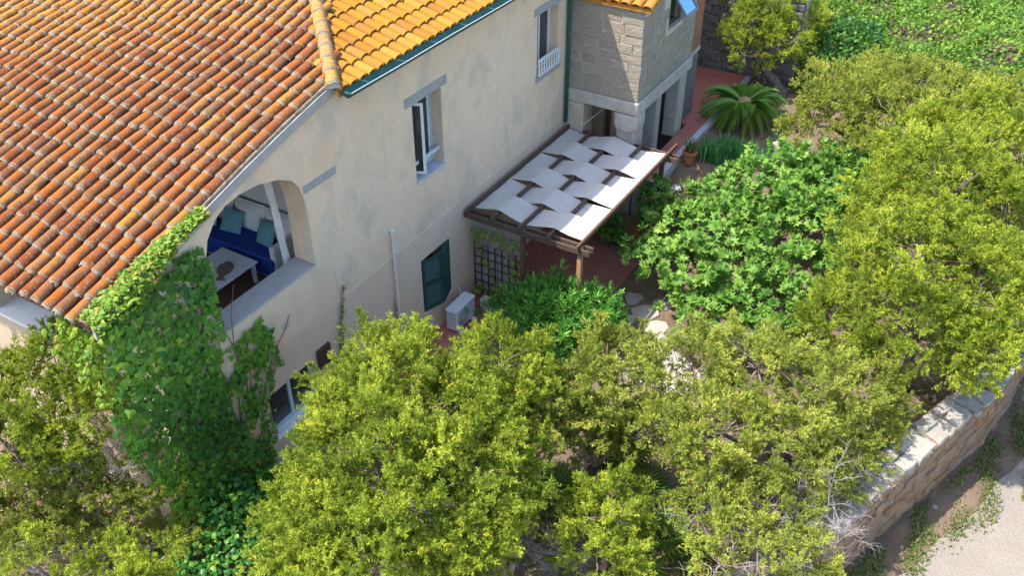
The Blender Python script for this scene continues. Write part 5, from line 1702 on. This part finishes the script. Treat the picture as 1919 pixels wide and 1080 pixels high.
rs = np.random.default_rng(71)
FR = [frond_mesh(1.3, .42, .66, rs, .45), frond_mesh(1.25, .66, .75, rs, .65), frond_mesh(1.3, .16, .52, rs, .85), frond_mesh(1.05, .8, .6, rs, .55)]
for k in range(72):
    a = k * 2.39996 + rs.normal(0, .08)
    link("frond", FR[(0, 2, 1, 0, 2, 3)[k % 6]], cyc, loc=(3.0 + .06 * math.cos(a), 23.2 + .06 * math.sin(a), 1.86 + rs.uniform(-.05, .05)), rot=(rs.normal(0, .12), rs.normal(0, .08), a), scale=(rs.uniform(.85, 1.08),) * 3)
mb = MB()
V, F = [], []
for j in range(7):
    ph = j / 6 * math.pi / 2
    for k in range(18):
        w = 2 * math.pi * k / 18; r = .19 * math.cos(ph) * (1 + .10 * ((k + j) % 2))
        V.append((3.0 + math.cos(w) * r, 23.2 + math.sin(w) * r, 1.88 + .17 * math.sin(ph) * (1 + .05 * ((k + j) % 2))))
F = [(j * 18 + k, j * 18 + (k + 1) % 18, (j + 1) * 18 + (k + 1) % 18, (j + 1) * 18 + k) for j in range(6) for k in range(18)]
mb.add(V, F); mb.build("cone", MT['straw'], cyc)
mb = MB(); mb.tube([(3.0, 23.2, 1.35), (3.0, 23.2, 1.6), (3.0, 23.2, 1.9)], [.20, .19, .16], 12); mb.build("trunk", MT['bark'], cyc)


# dwarf fan palms
def fan_mesh(tint, dry=False, seed=0):
    rs = np.random.default_rng(seed)
    V, F = [], []
    pl = .42
    for k in range(4):
        b = len(V); x0, x1 = pl * k / 4, pl * (k + 1) / 4
        V += [(x0, -.008, 0), (x0, .008, 0), (x1, .008, 0), (x1, -.008, 0)]; F.append((b, b + 1, b + 2)); F.append((b, b + 2, b + 3))
    n = 17
    for k in range(n):
        a = RAD(-112 + 224 * k / (n - 1)); L = .40 * (.72 + .28 * math.cos(a * .7)) * rs.uniform(.9, 1.08)
        d = np.array([math.cos(a), math.sin(a), 0]); s = np.array([-math.sin(a), math.cos(a), 0])
        c = np.array([pl, 0, 0]); b = len(V)
        V += [tuple(c), tuple(c + d * L * .5 + s * .026 + np.array([0, 0, .02])), tuple(c + d * L * .5 - s * .026 + np.array([0, 0, .02])), tuple(c + d * L + np.array([0, 0, -.05 - .08 * rs.random()])), tuple(c + d * L * .5 + np.array([0, 0, -.004]))]
        F += [(b, b + 4, b + 1), (b, b + 2, b + 4), (b + 1, b + 4, b + 3), (b + 4, b + 2, b + 3)]
    return np_mesh("fan_leaf", V, F, MT['dry_leaf' if dry else 'fan'], tint=np.full(len(V), tint))


FAN = [fan_mesh(.25, False, 1), fan_mesh(.6, False, 2), fan_mesh(.95, False, 3), fan_mesh(.5, True, 4)]


def fan_palm(label, x, y, h, n, seed, size=1.0, dry=4):
    rs = np.random.default_rng(seed)
    z = float(gz(x, y))
    root = thing("fan_palm", label, "fan palm", (x, y, z), "dwarf fan palms")
    mb = MB(); mb.tube([(x, y, z - .05), (x, y, z + h * .6), (x, y, z + h)], [.10, .09, .06], 9); mb.build("trunk", MT['bark'], root)
    for k in range(n):
        a = k * 2.39996 + rs.normal(0, .2)
        e = RAD(78 - 68 * (k / n) + rs.normal(0, 8))
        M3 = Matrix.Rotation(a, 3, 'Z') @ Matrix.Rotation(-e, 3, 'Y') @ Matrix.Rotation(rs.normal(0, .3), 3, 'X')
        link("leaf", FAN[3] if k >= n - dry else FAN[int(rs.integers(3))], root, loc=(x, y, z + h), rot=M3.to_euler(), scale=(size * rs.uniform(.8, 1.1),) * 3)


fan_palm("dwarf fan palm with pale spiky fans between two junipers", 5.30, 10.75, .75, 26, 1, 1.0)
fan_palm("dwarf fan palm in deep shade left of the low juniper bush", 4.75, 9.35, .55, 26, 2, 1.05)
fan_palm("dwarf fan palm with tan dead fans right of the low juniper bush", 6.85, 9.35, .7, 28, 3, 1.1, 9)
fan_palm("dwarf fan palm below the other palms at the photo's bottom edge", 6.55, 8.6, .7, 24, 4, 1.0, 6)
fan_palm("small dwarf fan palm under the middle juniper's right side", 5.95, 10.15, .75, 22, 5, .85)

# thicket of broad leaves climbing over everything at the back
rng = np.random.default_rng(77)
L_ = []
for x in np.arange(1.8, 13.5, 1.15):
    for y in np.arange(26.9, 38, 1.25):
        if y < 27.5 + .0 * x and x < 3.4: continue
        L_.append((x + rng.normal(0, .25), y + rng.normal(0, .25), 1.25 + .9 * rng.random() + .6 * math.sin(x * .9) * math.sin(y * .7), rng.uniform(.8, 1.15)))
th_ = thing("leafy_thicket", "bright green broad-leaved thicket covering the ground at the top right", "thicket", (6.5, 30.0, 1.4))
th_["kind"] = "stuff"
P, N = lobe_points(L_, 56000, rng, .1, .10, .82)
DIA = (np.array([(0, 0, 0), (.36, .5, -.05), (0, 1, 0), (-.36, .5, -.05), (0, .5, .05)]), np.array([(0, 1, 4), (1, 2, 4), (2, 3, 4), (3, 0, 4)]))
scatter("leaves", DIA[0], DIA[1], P, leaf_frames(unit(N * .4 + rng.normal(size=P.shape) * .7), unit(N + rng.normal(size=P.shape) * .45 + np.array([0, 0, .5]))), rng.uniform(.08, .17, len(P)), np.clip(rng.normal(.5, .22, len(P)) + .1 * np.sin(P[:, 0] * 1.1) * np.sin(P[:, 1] * .9), 0, 1), MT['thicket'], th_)
dk = thing("dark_ivy", "dark glossy ivy hanging between the bare-trunked juniper and the thicket", "ivy", (4.6, 26.3, 1.4))
L_ = [(4.4, 26.2, 2.1, .6), (4.9, 26.6, 2.3, .6), (4.2, 26.7, 2.7, .55), (4.8, 27.3, 2.6, .6), (4.1, 25.9, 1.6, .45), (5.3, 26.2, 2.0, .55)]
P, N = lobe_points(L_, 2600, rng, -.3, .08, .82)
scatter("leaves", OVAL[0] * np.array([1.35, 1, 1]), OVAL[1], P, leaf_frames(unit(N * .4 + rng.normal(size=P.shape) * .7), unit(N + rng.normal(size=P.shape) * .45)), rng.uniform(.09, .15, len(P)), np.clip(rng.normal(.2, .15, len(P)), 0, 1), MT['ivy'], dk)


def blossoms(name, label, centre, n, spread, size, seed):
    rs = np.random.default_rng(seed)
    P = np.array(centre) + rs.normal(0, 1, (n, 3)) * np.array(spread)
    o = scatter(name, OVAL[0], OVAL[1], P, leaf_frames(unit(rs.normal(size=(n, 3))), unit(rs.normal(size=(n, 3)) + np.array([0, 0, 1]))), size, np.zeros(n), MT['pink'], None, loc=centre)
    tag(o, label, "flowers", "pink flowers")


blossoms("pink_blossom", "cluster of pink blossom at the photo's top edge above the thicket", (4.6, 32.6, 2.55), 260, (.9, .35, .15), .12, 1)
blossoms("pink_blossom", "single pink flower head where the fig meets the huge juniper", (6.86, 21.0, 2.35), 16, (.06, .06, .05), .08, 2)

# grass and weeds along the foot of the boundary wall
rng = np.random.default_rng(15)
n = 17000
s = rng.uniform(.5, 13, n); off = rng.uniform(.08, 1.25, n)
clump = np.sin(s * 2.3 + 1.3) * np.sin(off * 6 + s * .8) + .6 * np.sin(s * 5.1 + off * 9)
k = clump + rng.normal(0, .45, n) > .15 + .9 * sstep(.75, 1.25, off)
s, off = s[k], off[k]; n = len(s)
x, y = wall_at(s, off)
V, F, tn = [], [], []
for i in range(n):
    a = rng.uniform(0, 6.28); h = rng.uniform(.03, .10); lean = rng.uniform(.3, 1.2) * h; w = rng.uniform(.006, .013)
    sd = np.array([-math.sin(a), math.cos(a), 0]) * w
    p = np.array([x[i], y[i], -.03]); q = p + np.array([math.cos(a) * lean * .4, math.sin(a) * lean * .4, h * .7]); r = p + np.array([math.cos(a) * lean, math.sin(a) * lean, h])
    b = len(V); V += [p - sd, p + sd, q + sd, q - sd, r]; F += [(b, b + 1, b + 2, b + 3), (b + 3, b + 2, b + 4)]; tn += [rng.random()] * 5
o = stuff(link("verge_grass", np_mesh("verge_grass", np.array(V), F, MT['grass'], tint=tn)))
tag(o, "short green grass and weeds along the foot of the boundary wall", "grass")

# loose stones
for i, (x, y, r, lab) in enumerate(((10.35, 13.3, .06, "small pale stone in the grass at the wall's foot, farther up the track"), (10.05, 12.1, .05, "small pale stone in the grass at the wall's foot, nearer the wall's broken end"),
                                    (4.35, 22.15, .28, "flat pale rock on the bank beside the cycad"), (5.0, 21.95, .34, "flat sunlit rock under the edge of the spreading juniper"))):
    rs = np.random.default_rng(90 + i)
    q = [(x + math.cos(t) * r * rs.uniform(.75, 1.1), y + math.sin(t) * r * .8 * rs.uniform(.75, 1.1)) for t in np.linspace(0, 2 * math.pi, 8)[:-1]]
    V, F = cell_stone(q, -.05, r * .45, .3, lambda u, v, w: (u, v, float(gz(u, v)) + w), rs, .01)
    o = stone_obj("rock", V, F, MT['cap_stone'], None); tag(o, lab, "rock", "loose rocks")

# grey stump with a scrap of black hose in the shade at the left
st = thing("dead_stump", "weathered grey dead stump among the shaded junipers at lower left", "stump", (-.55, 5.2, 0))
rs = np.random.default_rng(3)
mb = MB(); limb(mb, (-.6, 5.25, -.05), (-.38, 5.12, 1.2), .14, .10, rs, 7, .12, 9); mb.build("trunk", MT['twig'], st)
mb = MB(); limb(mb, (-.45, 5.17, .8), (-.15, 5.3, 1.15), .06, .03, rs, 5, .1, 6); mb.build("branch", MT['twig'], st)
mb = MB(); mb.tube([(-.62, 5.0, 1.02), (-.52, 5.04, 1.18), (-.40, 5.08, 1.27), (-.26, 5.12, 1.30)], .016, 8)
tag(mb.build("hose", MT['ac_dark'], None, loc=(-.62, 5.0, 1.02)), "short piece of black hose lying over the grey stump", "hose")

# low undergrowth and litter beneath the junipers
rng = np.random.default_rng(61)
n = 30000
x = rng.uniform(-3.5, 10.2, n); y = rng.uniform(3.2, 16.5, n)
k = ((x > .9) | (y < 6.0)) & ~((x < 1.5) & (y > 10.4)) & (x < 7.5 + .35 * (y - 8)) & ~((x < 7.2) & (y > 12.7))
k &= (np.sin(x * 2.1 + 1) * np.sin(y * 1.9) + .5 * np.sin(x * 5 + y * 3) + rng.normal(0, .3, n)) > -.25
x, y = x[k], y[k]; n = len(x)
h = rng.random(n) ** 1.6 * .42
pos = np.stack([x, y, gz(x, y) + .01 + h], 1)
o = scatter("undergrowth", OVAL[0], OVAL[1], pos, leaf_frames(unit(rng.normal(size=(n, 3)) * np.array([1, 1, .5])), unit(rng.normal(size=(n, 3)) * .5 + np.array([0, 0, 1]))), rng.uniform(.05, .12, n), np.clip(rng.normal(.45, .25, n), 0, 1), MT['weed'])
tag(stuff(o), "low green weeds covering the soil beneath the junipers", "undergrowth")
n = 9000
x = rng.uniform(-3.5, 9.0, n); y = rng.uniform(3.2, 25.0, n)
k = ((x > 2.9) | (y < 6.0)) & (x < 7.6 + .34 * (y - 8)); x, y = x[k], y[k]; n = len(x)
o = scatter("leaf_litter", OVAL[0], OVAL[1], np.stack([x, y, gz(x, y) + .012], 1), leaf_frames(unit(rng.normal(size=(n, 3)) * np.array([1, 1, .1])), unit(rng.normal(size=(n, 3)) * .25 + np.array([0, 0, 1]))), rng.uniform(.03, .07, n), rng.random(n), MT['dry_leaf'])
tag(stuff(o), "dry brown leaf litter scattered over the garden soil", "leaf litter")

# loose chippings on the track
n = 3200
s_ = rng.uniform(.5, 12, n); of = .75 + rng.exponential(.7, n)
x, y = wall_at(s_, of)
TV = np.array([(0, 0, .5), (.6, 0, 0), (-.3, .5, 0), (-.3, -.5, 0), (.2, .3, .25)]); TF = np.array([(0, 1, 4), (0, 4, 2), (0, 2, 3), (0, 3, 1), (1, 2, 4)])
o = scatter("road_chippings", TV, TF, np.stack([x, y, np.full(n, -.012)], 1), cross_frame(np.tile([0, 0, 1.], (n, 1)) + rng.normal(0, .1, (n, 3)), rng), rng.uniform(.008, .032, n), rng.random(n), MT['cap_stone'])
tag(stuff(o), "loose stone chippings lying on the gravel track", "gravel")
